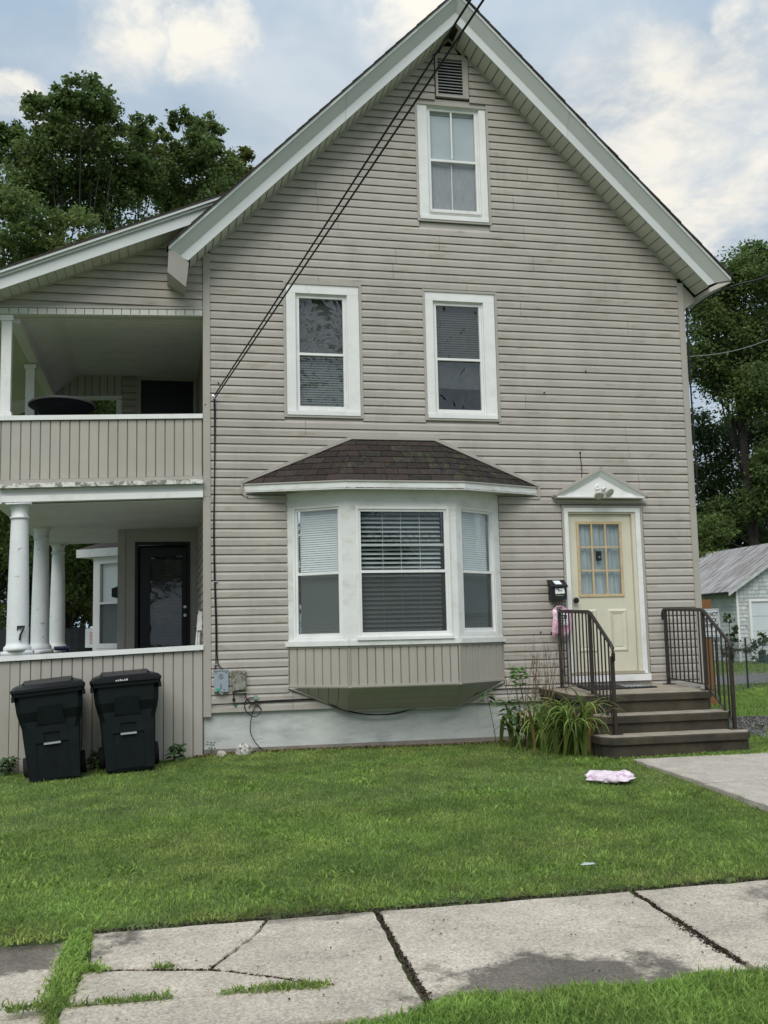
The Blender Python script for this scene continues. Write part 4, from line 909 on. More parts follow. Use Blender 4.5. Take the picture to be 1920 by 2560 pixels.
# ---------------------------------------------------------------- things fixed to the front wall
mbx = thing('mailbox', 'black wall mailbox with paper notes, hung between bay window and front door', 'mailbox', (4.255, -.02, 1.77))
MB().prism([(4.165, -.125, 1.775), (4.165, -.02, 1.775), (4.165, -.02, 2.01), (4.165, -.125, 1.955)], [(4.365, -.125, 1.775), (4.365, -.02, 1.775), (4.365, -.02, 2.01), (4.365, -.125, 1.955)]).build('box', BLK, mbx)
MB().prism([(4.150, -.15, 1.942), (4.150, -.018, 2.028), (4.150, -.018, 2.014), (4.150, -.15, 1.928)], [(4.378, -.15, 1.942), (4.378, -.018, 2.028), (4.378, -.018, 2.014), (4.378, -.15, 1.928)]).build('lid', BLK, mbx)
MB().prism([(4.225, -.118, 1.9655), (4.312, -.118, 1.9655), (4.305, -.045, 2.013), (4.215, -.045, 2.013)], [(4.225, -.119, 1.9667), (4.312, -.119, 1.9667), (4.305, -.046, 2.0142), (4.215, -.046, 2.0142)]).build('taped_note', PPR, mbx)
MB().prism([(4.215, -.128, 1.845), (4.338, -.131, 1.852), (4.332, -.130, 1.918), (4.212, -.127, 1.914)], [(4.215, -.1295, 1.845), (4.338, -.1325, 1.852), (4.332, -.1315, 1.918), (4.212, -.1285, 1.914)]).build('pinned_note', PPR, mbx)
mb = MB()
for a, b, l in ((4.225, 1.900, .016), (4.246, 1.898, .02), (4.25, 1.880, .026), (4.28, 1.880, .02)): mb.box(a, a+l, -.1345, -.132, b, b+.010)
mb.build('scribble', INK, mbx)
for x in (4.222, 4.326): MB().tube([(x, -.126, 1.93), (x, -.136, 1.915), (x, -.128, 1.90)], .004, 6).build('note_clip', PPR, mbx)
mb = MB()
for j in range(2):
    pts = [(4.272+.026*(j*2-1)+.024*math.cos(a), -.128, 1.838+.016*math.sin(a)) for a in np.linspace(math.pi, 2*math.pi, 8)]; mb.tube(pts, .003, 5)
mb.build('crest', mat('brass_crest', (.42, .38, .25), .4), mbx)
for x in (4.205, 4.243, 4.283, 4.318): MB().tube([(x-.004, -.07, 1.777), (x+.006, -.078, 1.70), (x+.012, -.085, 1.682), (x+.014, -.105, 1.69), (x+.012, -.112, 1.715)], .004, 6).build('hook', BLK, mbx)
def pillow(name, m, loc, w, h, d, seed, parent, rot=None, crumple=.02, nx=16, ny=18, lens=0.):
    rg = np.random.default_rng(seed); a = np.linspace(-1, 1, nx); b = np.linspace(-1, 1, ny); vs = []; fs = []
    ph = rg.uniform(0, 6, 8)
    for sgn in (1, -1):
        for j in b:
            for i in a:
                e = max(0, (1-i**4)*(1-j**4))**.6
                wv = crumple*(math.sin(i*5+ph[0]+j*3)*.7+math.sin(j*7+ph[1]-i*2)*.7+.8*abs(math.sin(i*9+j*7+ph[2]))+.6*abs(math.sin(i*15-j*11+ph[6]))-.7)*e**.5
                sx = 1+.05*math.sin(j*4+ph[3]); sy = 1+.06*math.sin(i*5+ph[4])
                ed = 1+lens*.22*(math.sin(j*9+i*4+ph[5])+.7*math.sin(i*13-j*5+ph[7])); vs.append((i*w/2*sx*(1+(ed-1)*.4), j*h/2*sy*(1-lens*i*i)*ed, sgn*(d/2*e)+wv*(.6 if sgn > 0 else .4)))
    n1_ = nx*ny
    for k_ in range(2):
        for j in range(ny-1):
            for i in range(nx-1): p_ = k_*n1_+j*nx+i; fs.append((p_, p_+1, p_+nx+1, p_+nx))
    o_ = MB().add(vs, fs).build(name, m, None, smooth=True)
    if rot is not None: o_.data.transform(rot)
    o_.data.transform(Matrix.Translation(Vector(loc)-(wpos(parent) if parent else Vector((0, 0, 0))))); o_.parent = parent; return o_
bag = thing('hanging_parcel', 'pink plastic mailer bag hanging from hooks below the black mailbox', 'parcel', (4.29, -.11, 1.33))
pillow('mailer', PNK, (4.29, -.115, 1.49), .25, .33, .07, 3, bag, Matrix.Rotation(math.radians(90), 4, 'X') @ Matrix.Rotation(-.05, 4, 'Z'), .012)
MB().tube([(4.20, -.11, 1.63), (4.23, -.10, 1.69), (4.30, -.10, 1.695), (4.37, -.11, 1.64)], .010, 6).build('strap', PNK, bag)
mb = MB(); mb.add([(4.225, -.165, 1.47), (4.345, -.168, 1.455), (4.35, -.165, 1.60), (4.225, -.162, 1.61), (4.225, -.15, 1.47), (4.345, -.15, 1.455), (4.35, -.15, 1.60), (4.225, -.15, 1.61)], [(0, 1, 2, 3), (7, 6, 5, 4), (0, 4, 5, 1), (1, 5, 6, 2), (2, 6, 7, 3), (3, 7, 4, 0)]); mb.build('address_label', PPR, bag)
mb = MB()
for j in range(4): mb.box(4.235+.012*(j % 2), 4.29+.008*j, -.1695, -.167, 1.475+j*.033, 1.485+j*.033)
mb.box(4.30, 4.335, -.171, -.168, 1.54, 1.585); mb.build('label_print', INK, bag)
par = thing('lawn_parcel', 'crumpled pale pink and white mailer bag lying flat on the lawn', 'parcel', (3.47, -3.17, .03))
pillow('mailer', PNL, (3.47, -3.17, .046), .43, .24, .055, 8, par, Matrix.Rotation(math.radians(-14), 4, 'Z') @ Matrix.Rotation(math.radians(13), 4, 'X'), .024, 30, 20, .55)
fl = thing('floodlight', 'white twin-bulb floodlight on the little pediment over the front door', 'light', (4.865, -.115, 3.18))
MB().tube([(4.862, -.112, 3.178), (4.862, -.140, 3.178)], [.056, .048], 20).build('base', WHT, fl)
mb = MB()
for x in (4.835, 4.90): mb.tube([(x, -.141, 3.19), (x, -.143, 3.19)], .007, 8)
mb.build('screw', INK, fl)
for a, b, c in (((4.838, -.135, 3.165), (4.815, -.20, 3.135), (4.798, -.265, 3.055)), ((4.895, -.135, 3.175), (4.915, -.19, 3.15), (4.945, -.265, 3.095))):
    a, b, c = Vector(a), Vector(b), Vector(c)
    MB().tube([a, a.lerp(b, .6), b], [.020, .022, .026], 12).build('socket', WHT, fl, smooth=True)
    d = (c-b); MB().tube([b, b+d*.18, b+d*.2], [.024, .027, .027], 12).build('bulb_collar', mat('dark_collar', (.10, .10, .10), .5), fl)
    MB().tube([b+d*.2, b+d*.45, b+d*.8, b+d*.98, c], [.028, .040, .058, .061, .055], 18).build('bulb', mat('frosted_bulb', (.50, .49, .43), .35), fl, smooth=True)

u1 = thing('utility_box', 'smooth grey utility box with a green tag beside the corner board', 'utility box', (.118, -.05, .78), 'utility boxes low on the wall')
B_(.036, .198, -.075, -.017, .782, 1.020).build('case', UTG, u1); B_(.030, .204, -.082, -.018, 1.021, 1.031).build('cap', UTG, u1)
mb = MB(); mb.tube([(.115+.026*math.cos(a), -.0765, .955+.026*math.sin(a)) for a in np.linspace(0, 6.2832, 19)], .002, 4, cap=False)
mb.tube([(.115+.012*math.cos(a), -.0765, .955+.012*math.sin(a)) for a in np.linspace(0, 6.2832, 13)], .002, 4, cap=False)
for x, z in ((.058, 1.0), (.172, 1.0), (.150, .806)): mb.tube([(x, -.075, z), (x, -.0785, z)], .007, 8)
for x in (.110, .122): mb.box(x-.002, x+.002, -.077, -.0745, .812, .865)
mb.build('moulded_mark', INK, u1)
B_(.062, .104, -.084, -.0755, .79, .822).build('green_tag', GRN, u1)
MB().tube([(.09, -.07, .784), (.115, -.085, .758), (.135, -.075, .772), (.12, -.07, .745)], .006, 6).build('wire_end', STL, u1)
u2 = thing('utility_box', 'lichen-stained grey utility box under the bay, away from the corner', 'utility box', (.32, -.05, .77), 'utility boxes low on the wall')
MB().prism([(.238, -.068, .782), (.402, -.068, .782), (.396, -.095, .795), (.396, -.095, 1.008), (.244, -.095, 1.008), (.244, -.095, .795)][:2]+[(.402, -.068, 1.020), (.238, -.068, 1.020)], [(.238, -.017, .782), (.402, -.017, .782), (.402, -.017, 1.020), (.238, -.017, 1.020)]).build('case', UTM, u2)
B_(.250, .390, -.094, -.0685, .795, 1.008).build('door', UTM, u2)
MB().tube([(.328, -.0945, .790), (.328, -.104, .790)], .014, 10).build('lock', BLK, u2); MB().bar((.305, -.09, .768), (.425, -.09, .768), .007).build('rod', STL, u2)
def cable(label, runs, r, cat='cable', group=None, name='cable', loc=None, m=CAB, n=5):
    mb = MB()
    for k_ in runs: mb.tube(k_, r, n)
    o_ = tag(mb.build(name, m, None, smooth=True), label, cat, group); base_at(o_, loc or runs[0][0]); return o_
def smooth_path(pts, k_=6):
    P_ = [Vector(p) for p in pts]; o_ = []
    for i in range(len(P_)-1):
        a, b, c, d = P_[max(i-1, 0)], P_[i], P_[i+1], P_[min(i+2, len(P_)-1)]
        for j in range(k_):
            t = j/k_; o_.append(.5*((2*b)+(c-a)*t+(2*a-5*b+4*c-d)*t*t+(3*b-a-3*c+d)*t**3))
    return o_+[P_[-1]]
cable('pair of black cables running down the siding beside the corner board', [smooth_path([(.046, -.035, 4.22), (.052, -.028, 3.9), (.05, -.03, 3.3), (.038, -.028, 2.7), (.042, -.03, 2.2), (.058, -.03, 1.6), (.06, -.03, 1.2), (.058, -.035, 1.09), (.045, -.04, 1.035)]),
       smooth_path([(.058, -.035, 4.22), (.062, -.028, 3.9), (.052, -.03, 3.3), (.046, -.028, 2.7), (.052, -.03, 2.2), (.070, -.03, 1.6), (.075, -.03, 1.2), (.092, -.035, 1.09), (.14, -.05, 1.035)])], .0065)
an = thing('cable_anchor', 'small steel wall anchor where two overhead wires reach the siding', 'wire anchor', (.046, -.03, 4.24))
mb = MB(); mb.box(.030, .066, -.024, -.0165, 4.215, 4.265); mb.build('plate', STL, an); MB().tube([(.036, -.02, 4.255), (.030, -.06, 4.262), (.05, -.07, 4.245), (.062, -.05, 4.228), (.05, -.02, 4.222)], .006, 6).build('eye', STL, an)
for lb, e, o_ in (('upper of two black overhead wires slanting across the gable', (2.83, -12.0, 7.02), (0, 0, .012)), ('lower of two black overhead wires slanting across the gable', (2.98, -12.0, 7.03), (.012, 0, -.01))):
    a = Vector((.05, -.06, 4.245))+Vector(o_); e = Vector(e)
    cable(lb, [[a.lerp(e, t)+Vector((0, 0, -.05*math.sin(math.pi*t))) for t in np.linspace(0, 1, 24)]+[e+Vector((.1, -4, .45))]], .0085, 'overhead wire', 'overhead wires to the house')
cable('black cable coiled in loops on the wall above the foundation', [smooth_path([(.395, -.03, .765), (.405, -.03, .70), (.47, -.035, .64), (.55, -.035, .60), (.575, -.035, .56), (.55, -.04, .505), (.49, -.04, .482), (.42, -.035, .53), (.385, -.035, .60), (.40, -.035, .67), (.45, -.035, .70), (.49, -.035, .70)]),
    smooth_path([(.435, -.03, .585), (.445, -.035, .61), (.50, -.04, .632), (.56, -.035, .66)]),
    smooth_path([(.57, -.035, .645), (.50, -.04, .59), (.47, -.03, .50), (.452, -.02, .40), (.455, -.02, .30), (.50, -.022, .20), (.57, -.03, .12), (.64, -.06, .075)])], .0055)
cable('thin black cables stapled along the lowest board and drooping under the bay', [smooth_path([(0.01, -.035, .617), (.06, -.03, .632), (.28, -.028, .645), (.50, -.028, .648), (.90, -.03, .655), (1.22, -.03, .66)]),
    smooth_path([(.50, -.03, .655), (.9, -.03, .663), (1.25, -.045, .655), (1.45, -.06, .57), (1.75, -.06, .475), (2.05, -.06, .455), (2.35, -.06, .50), (2.55, -.05, .54)]),
    smooth_path([(1.3, -.045, .645), (1.5, -.07, .535), (1.8, -.07, .462), (2.1, -.07, .452), (2.3, -.07, .485)]),
    smooth_path([(3.05, -.05, .62), (3.3, -.03, .69), (3.6, -.03, .705), (4.05, -.03, .70)])], .0055)
for z_ in (2.05, 1.09): tag(base_at(B_(.040, .082, -.040, -.018, z_-.006, z_+.006).build('cable_clip', STL), (.06, -.03, z_)), 'pale cable clip on the two vertical cables, '+('upper' if z_ > 2 else 'just above the grey box'), 'clip', 'cable clips')
jb = thing('cable_splitter', 'small grey green cable splitter hanging beside the coiled black cable', 'cable splitter', (.51, -.04, .70))
B_(.492, .532, -.06, -.025, .682, .728).build('case', mat('splitter_green', (.22, .33, .27), .5), jb)
gc = tag(MB().prism([(.255, -.03, .645), (.30, -.03, .65), (.292, -.03, .60), (.28, -.03, .60)], [(.255, -.02, .645), (.30, -.02, .65), (.292, -.02, .60), (.28, -.02, .60)]).build('ground_clip', mat('dark_green_clip', (.02, .10, .07), .5)), 'dark green ground clip on a wire beneath the lichen-stained box', 'clip'); base_at(gc, (.28, -.025, .62))
gr = tag(MB().tube([(.26, -.03, .768), (.262, -.03, .71), (.262, -.032, .70), (.262, -.032, .672), (.262, -.03, .665)], [.005, .005, .015, .015, .004], 8).build('cable_plug', CAB), 'black cable plug dangling below the lichen-stained utility box', 'plug'); base_at(gr, (.26, -.03, .70))
ant = tag(MB().tube(smooth_path([(4.672, -.02, 3.645), (4.676, -.025, 3.55), (4.684, -.025, 3.42), (4.678, -.02, 3.33)]), .005, 5).tube([(4.672, -.016, 3.648), (4.672, -.03, 3.648)], .012, 8).build('cable_stub', CAB), 'short black cable stub on the siding above the door pediment', 'cable'); base_at(ant, (4.675, -.02, 3.5))

# ---------------------------------------------------------------- wheelie bins
def bin_(x, y, z, rz, ry, label, mark):
    t = thing('wheelie_bin', label, 'wheelie bin', (x, y, z), 'bins against the porch')
    t.rotation_euler = (math.radians(-3), math.radians(ry), math.radians(rz)); t.scale = (1.05, 1, 1.0)
    def ring(hw, d0, d1, z, c=.05):                       # rounded rectangle, front at y=d0
        return [(-hw+c, d0, z), (hw-c, d0, z), (hw, d0+c, z), (hw, d1-c, z), (hw-c, d1, z), (-hw+c, d1, z), (-hw, d1-c, z), (-hw, d0+c, z)]
    L_ = [ring(.235, .05, .58, .0), ring(.24, .045, .60, .03), ring(.262, .035, .64, .34), ring(.275, .03, .66, .56), ring(.292, .03, .67, .62), ring(.312, -.005, .70, .72), ring(.325, -.01, .73, .90), ring(.327, -.012, .735, .915)]
    n = 8; mb = MB(); mb.add([p for r_ in L_ for p in r_], [(a*n+j, a*n+(j+1) % n, (a+1)*n+(j+1) % n, (a+1)*n+j) for a in range(len(L_)-1) for j in range(n)]+[tuple(range(n-1, -1, -1))])
    mb.build('body', BIN, t, local=True)
    # raised centre of the front, narrowing into the lower panel, with the grab pocket left open
    f_ = lambda z: np.interp(z, [0, .03, .34, .56, .62, .72, .9], [.05, .045, .035, .03, .03, -.005, -.01])
    def fp(pts, dd): 
        a = [(u_, float(f_(z_))-dd, z_) for u_, z_ in pts]; return a
    mb = MB()
    for pts in ([(-.13, .585), (.13, .585), (.115, .77), (-.115, .77)], [(-.16, .50), (.16, .50), (.13, .585), (-.13, .585)], [(-.16, .40), (-.075, .40), (-.075, .50), (-.16, .50)], [(.075, .40), (.16, .40), (.16, .50), (.075, .50)], [(-.235, .02), (-.155, .02), (-.15, .52), (-.255, .52)], [(.155, .02), (.235, .02), (.255, .52), (.15, .52)]):
        d_ = .030 if pts[0][1] > .55 else .018; mb.prism(fp(pts, d_), fp(pts, -.01))
    mb.build('front_relief', BIN, t, local=True)
    pts = [(-.155, .03), (.155, .03), (.15, .33), (.09, .34), (.075, .375), (-.075, .375), (-.09, .34), (-.15, .33)]
    MB().prism(fp(pts, .010), fp(pts, -.006)).build('front_panel', BIN, t, local=True)
    MB().bar((-.078, .004, .388), (.078, .004, .388), .020).build('grab_bar', STL, t, local=True)
    mb = MB(); dia = [(0, .10), (.055, .165), (0, .23), (-.055, .165)]                 # moulded diamond mark
    for i in range(4):
        a, b = dia[i], dia[(i+1) % 4]; mb.bar((a[0], float(f_(a[1]))-.013, a[1]), (b[0], float(f_(b[1]))-.013, b[1]), .005)
    mb.bar((0, float(f_(.12))-.013, .115), (0, float(f_(.2))-.013, .20), .006); mb.bar((-.03, float(f_(.19))-.013, .185), (.03, float(f_(.19))-.013, .185), .006); mb.bar((-.02, float(f_(.15))-.013, .15), (.02, float(f_(.15))-.013, .15), .005)
    mb.build('moulded_mark', BIL, t, local=True)
    mb = MB(); mb.add(ring(.342, -.035, .75, .885, .03)+ring(.345, -.038, .755, .925, .03), [(j, (j+1) % 8, 8+(j+1) % 8, 8+j) for j in range(8)]+[tuple(range(7, -1, -1)), tuple(range(8, 16))]); mb.build('rim', BIN, t, local=True)
    mb = MB(); A1 = ring(.352, -.055, .74, .927, .035); A2 = ring(.352, -.055, .74, .955, .035); A3 = [(p[0]*.93, .02+(p[1]+.05)*.93, .985+.035*(p[1]+.05)) for p in A2]; A4 = [(p[0]*.70, .10+(p[1]+.05)*.76, 1.0+.05*(p[1]+.05)) for p in A2]; A5 = [(p[0]*.68, .11+(p[1]+.05)*.74, 1.022+.05*(p[1]+.05)) for p in A2]
    mb.add(A1+A2+A3+A4+A5, [(a*8+j, a*8+(j+1) % 8, (a+1)*8+(j+1) % 8, (a+1)*8+j) for a in range(4) for j in range(8)]+[tuple(range(7, -1, -1)), tuple(range(32, 40))]); mb.build('lid', BIL, t, local=True)
    mb = MB(); mb.tube([(.19, .745, .99), (.33, .745, .99)], .022, 8); mb.tube([(-.33, .745, .99), (-.19, .745, .99)], .022, 8); mb.bar((-.30, .80, .96), (.30, .80, .96), .03); mb.bar((-.29, .72, .93), (-.29, .81, .96), .03); mb.bar((.29, .72, .93), (.29, .81, .96), .03); mb.build('handle', BIN, t, local=True)
    for sx in (-1, 1): MB().box(sx*.333-.015, sx*.333+.015, -.02, .12, .84, .89).build('side_lug', BIN, t, local=True)
    for sx in (-1, 1):
        w_ = MB().tube([(sx*.245, .60, .125), (sx*.255, .60, .125), (sx*.30, .60, .125), (sx*.305, .60, .125)], [.11, .125, .125, .11], 20).build('wheel', mat('wheel_rubber', (.010, .010, .010), .8), t, local=True)
    if mark:
        mb = MB()
        for j in range(6): mb.box(-.10+j*.021, -.086+j*.021, -.0565, -.0555, .936, .936+.012+.004*(j % 3))
        mb.build('worn_lettering', mat('worn_white', (.55, .55, .53), .8), t, local=True)
    return t
bin_(-1.61, -.98, -.02, 5, -5.2, 'dark wheelie bin at the outer porch corner, nearer the house number seven', False)
bin_(-.865, -.86, .035, 3, -3.6, 'dark wheelie bin with worn white marks on its lid, next to the corner board', True)

# ---------------------------------------------------------------- small things on and in the porch
sc_ = thing('saucer_chair', 'dark round dish-shaped seat just above the upper porch rail', 'chair', (-1.78, 1.0, 3.25))
vs, fs = [], []
for i in range(7):
    r_ = i/6
    for j in range(24): a = 2*math.pi*j/24; vs.append((-1.78+.39*r_*math.cos(a), 1.0+.36*r_*math.sin(a), 4.10+.225*r_**2-.03*r_*math.sin(a)))
    if i: fs += [((i-1)*24+j, (i-1)*24+(j+1) % 24, i*24+(j+1) % 24, i*24+j) for j in range(24)]
MB().add(vs, fs).build('dish', mat('dark_cloth', (.014, .014, .018), .9), sc_, smooth=True)
mb = MB(); mb.tube([(-1.78+.395*math.cos(a), 1.0+.365*math.sin(a), 4.328-.03*math.sin(a)) for a in np.linspace(0, 2*math.pi, 25)], .016, 6, cap=False); mb.build('rim', mat('rim_grey', (.16, .15, .16), .6), sc_)
for a in (.5, 2.1, 3.6, 5.2): MB().tube([(-1.78+.1*math.cos(a), 1.0+.1*math.sin(a), 4.12), (-1.78+.28*math.cos(a), 1.0+.28*math.sin(a), 3.2)], .014, 6).build('leg', BLK, sc_)
gh = thing('covered_heap', 'low grey rounded shape behind the upper rail, by the rear post', 'covered heap', (-1.15, 1.4, 3.25))
MB().lathe(-1.15, 1.4, [(.23, 3.25), (.24, 3.8), (.22, 4.05), (.17, 4.16), (.09, 4.215), (.02, 4.225)], 18).build('cover', mat('cover_grey', (.10, .105, .10), .8), gh, smooth=True)
fc = thing('folded_chair', 'white folded chair leaning on the wall inside the lower porch', 'chair', (-.13, 1.2, .76))
for dx in (0, .035): MB().tube([(-.145+dx, .95, .78), (-.125+dx*.8, 1.0, 1.35), (-.095+dx*.5, 1.05, 1.70)], .014, 8).build('tube_leg', WHT, fc)
MB().prism([(-.125, .98, 1.50), (-.06, .98, 1.50), (-.055, 1.04, 1.73), (-.095, 1.04, 1.75)], [(-.125, 1.16, 1.50), (-.06, 1.16, 1.50), (-.055, 1.2, 1.73), (-.095, 1.2, 1.75)]).build('back_sling', WHT, fc)
MB().bar((-.15, 1.0, 1.52), (-.09, 1.0, 1.53), .02).build('armrest_stub', INK, fc)
wb_ = thing('wall_box', 'black box fixed at the corner of the lower porch wall, before the rear bay', 'wall box', (-1.2, 3.0, 2.0))
MB().prism([(-1.245, 2.97, 2.02), (-1.165, 2.97, 2.0), (-1.165, 2.97, 2.165), (-1.245, 2.97, 2.135)], [(-1.245, 3.12, 2.02), (-1.165, 3.12, 2.0), (-1.165, 3.12, 2.165), (-1.245, 3.12, 2.135)]).build('case', BLK, wb_)
bl = thing('blue_bundle', 'dark blue cylindrical item lying on the rail cap by the third column', 'bundle', (-1.93, 4.4, 1.28))
MB().tube([(-2.12, 4.1, 1.305), (-1.98, 4.1, 1.303), (-1.95, 4.1, 1.302)], [.03, .034, .03], 10).build('roll', mat('navy_plastic', (.012, .016, .05), .5), bl)
MB().tube([(-1.95, 4.1, 1.302), (-1.90, 4.1, 1.30)], [.045, .045], 10).build('cap', mat('navy_plastic', (0, 0, 0)), bl)

# ---------------------------------------------------------------- beside and behind the house
sg = thing('driveway_sign', 'white sign reading do not block driveway, on a brown wooden post', 'sign', (8.87, 4.5, 0))
B_(8.775, 8.955, 4.50, 4.65, -.15, 1.895).build('wooden_post', WOD, sg)
B_(8.752, 9.078, 4.478, 4.483, 1.235, 1.728).build('sign_panel', mat('sign_white', (.68, .69, .70), .5, .03, 5, col2=(.58, .58, .57), f2=(.6, .8), s2=9), sg)
frame(8.768, 9.062, 1.252, 1.711, .006, 4.4755, 4.478, 'sign_border', INK, sg)
for s_, z, sx in (('DO NOT', 1.628, .80), ('BLOCK', 1.528, .86), ('DRIVEWAY', 1.427, .66)):
    text(s_, .105, (8.915, 4.4765, z), (math.radians(90), 0, 0), INK, sg, 'sign_lettering', font_scale=.0022, sx=sx*.86)
mb = MB(); mb.box(8.835, 8.995, 4.4755, 4.478, 1.325, 1.333)
for s_ in (-1, 1): mb.prism([(8.915+s_*.115, 4.4755, 1.329), (8.915+s_*.07, 4.4755, 1.348), (8.915+s_*.07, 4.4755, 1.310)], [(8.915+s_*.115, 4.478, 1.329), (8.915+s_*.07, 4.478, 1.348), (8.915+s_*.07, 4.478, 1.310)])
mb.build('sign_arrow', INK, sg)
# cables leaving the right eave
cable('thick dark cable leaving the right eave towards the street trees', [smooth_path([(6.27, -.05, 3.0), (6.268, -.04, 5.40), (6.29, -.1, 5.56), (6.45, -.3, 5.70), (6.70, -.52, 5.79), (7.3, -.9, 5.93), (9, -2.2, 6.6), (13, -5, 8.5)], 8)], .012, 'overhead wire')
cable('thin pale cable crossing in front of the walnut tree', [smooth_path([(6.3, 1.0, 5.22), (8.5, 2.6, 5.85), (11, 4.4, 6.9), (16, 8, 9.2)], 6)], .007, 'overhead wire', m=mat('pale_cable', (.16, .17, .16), .5))

gar = thing('garage', 'weathered grey shingled garage with a rusty ribbed tin roof', 'garage', (24.5, 27, .1))
gx0, gx1, gy, gz = 21.75, 27.6, 25.0, 2.93
gc_ = (gx0+gx1)/2; gp = .66
def gro(x): return 2.84+.62*(min(x, 2*gc_-x)-21.40)       # roof underside
mb = MB()
for r_ in ((gx0, 22.30, 0, 2.93), (26.0, gx1, 0, 2.93), (22.30, 26.0, 2.50, 2.93)): mb.box(r_[0], r_[1], gy+.03, gy+.15, r_[2], r_[3])
mb.prism([(gx0, gy+.03, 2.93), (gx1, gy+.03, 2.93), (gc_, gy+.03, gro(gc_))], [(gx0, gy+.15, 2.93), (gx1, gy+.15, 2.93), (gc_, gy+.15, gro(gc_))])
mb.box(gx0, gx0+.12, gy+.151, gy+7, 0, 2.95); mb.box(gx1-.12, gx1, gy+.151, gy+7, 0, 2.95); mb.box(gx0+.121, gx1-.121, gy+6.9, gy+7, 0, 2.9); mb.build('garage_wall', SHK, gar)
rg = random.Random(5); row = 0; z = .1
while z < 4.9:
    x = gx0-.0+rg.uniform(-.15, 0); h = .155
    while x < gx1:
        w_ = rg.uniform(.16, .30); a, b = max(x, gx0), min(x+w_-.012, gx1); x += w_
        if z+h > 2.5 and z+h > gro(max(a, gx0))-.02 and z > 2.7:
            if min(gro(a), gro(b)) < z+h: continue
        if b-a < .04 or (z < 2.5 and b > 22.30 and a < 26.0): continue
        if a > 24.2: continue
        j = rg.uniform(-.006, .008)
        MB().hexa([(a, gy-.004, z+j), (b, gy-.004, z+j), (b, gy+.016, z+h), (a, gy+.016, z+h)], [(a, gy+.029, z+j), (b, gy+.029, z+j), (b, gy+.029, z+h), (a, gy+.029, z+h)]).build('wall_shingle', SHK, gar)
    z += h
for k_ in range(18):
    z = .1+k_*.155
    MB().hexa([(gx0-.022, gy+6.9, z), (gx0-.022, gy+.02, z), (gx0-.005, gy+.02, z+.155), (gx0-.005, gy+6.9, z+.155)], [(gx0-.0, gy+6.9, z), (gx0-.0, gy+.02, z), (gx0-.0, gy+.02, z+.155), (gx0-.0, gy+6.9, z+.155)]).build('side_board', SHK, gar)
B_(gx0-.03, gx0+.05, gy-.02, gy+.028, 0, 2.94).build('corner_board', WHT, gar)
gd = frame(22.26, 26.04, .08, 2.54, .11, gy-.02, gy+.05, 'garage_door', WHT, gar, sides='lrt')
for i in range(4):
    for j in range(4):
        x0 = 22.38+j*.89; B_(x0, x0+.87, gy+.03, gy+.06, .1+i*.585, .67+i*.585).build('door_panel', mat('pale_door_paint', (.56, .60, .61), .5, .05, 2), gd)
B_(22.37, 25.93, gy+.061, gy+.10, .08, 2.45).build('door_leaf', mat('pale_door_paint', (0, 0, 0)), gd)
for s_ in (-1, 1):
    P_ = lambda t, y, n: (gc_+s_*(gc_-21.33)*(1-t), y, gro(21.33)+(gro(gc_)-gro(21.33))*t+n)
    if s_ < 0:
        nrib = 74
        for i in range(nrib):                            # ribbed sheets: ridge by ridge, down the slope
            y0 = gy-.22+i*.10
            vs = [P_(-.02, y0, .05), P_(-.02, y0+.035, .085), P_(-.02, y0+.065, .085), P_(-.02, y0+.10, .05), P_(1, y0, .05), P_(1, y0+.035, .085), P_(1, y0+.065, .085), P_(1, y0+.10, .05)]
            MB().add(vs, [(0, 1, 5, 4), (1, 2, 6, 5), (2, 3, 7, 6)]).build('roof_rib', TIN, gar)
    MB().hexa([P_(-.02, gy-.24, 0), P_(1, gy-.24, 0), P_(1, gy-.24, .045), P_(-.02, gy-.24, .045)], [P_(-.02, gy+7.2, 0), P_(1, gy+7.2, 0), P_(1, gy+7.2, .045), P_(-.02, gy+7.2, .045)]).build('roof', TIN if s_ > 0 else FEN, gar)
    MB().hexa([P_(-.02, gy-.27, -.10), P_(1, gy-.27, -.10), P_(1, gy-.27, .04), P_(-.02, gy-.27, .04)], [P_(-.02, gy-.241, -.10), P_(1, gy-.241, -.10), P_(1, gy-.241, .04), P_(-.02, gy-.241, .04)]).build('rake_board', mat('weathered_white', (.46, .47, .45), .7, .2, 4), gar)
for i in range(11): B_(21.42, gx0-.02, gy+.0+i*.65, gy+.05+i*.65, 2.76, 2.84).build('rafter_tail', FEN, gar)
wd = B_(gx0-.035, gx0-.024, gy+1.3, gy+2.2, .75, 2.0).build('side_window', WHT, gar); B_(gx0-.038, gx0-.0352, gy+1.4, gy+2.1, .85, 1.9).build('pane', mat('dull_pane', (.22, .25, .26), .3), wd)

# welded wire fence
wf = thing('wire_fence', 'low welded wire garden fence across the grass before the garage', 'fence', (11.5, 8.5, .1))
FA, FB = Vector((10.2, 6.6, .02)), Vector((15.2, 11.6, .02)); fl_ = (FB-FA).length; fd = (FB-FA)/fl_
mb = MB()
for i in range(int(fl_/.06)):
    p = FA+fd*(i*.06); h = 1.08+.05*math.sin(i*.06*1.9)-.12*max(0, 1-i*.06/1.5); mb.bar(p, p+Vector((0, 0, h)), .0035)
for j in range(13):
    zf = .02+j*.085
    q = [FA+fd*(i*.4)+Vector((0, 0, zf*(1+.05*math.sin(i*.4*1.9)))) for i in range(int(fl_/.4)+1)]
    for a, b in zip(q, q[1:]): mb.bar(a, b, .0035)
mb.build('wire_mesh', mat('galvanised_wire', (.10, .115, .11), .5, metal=.4), wf, kind='stuff')
for t in (.0, .33, .66, 1): p = FA.lerp(FB, t); MB().bar(p-Vector((0, 0, .1)), p+Vector((0, 0, 1.15)), .03).build('fence_post', FEN, wf)

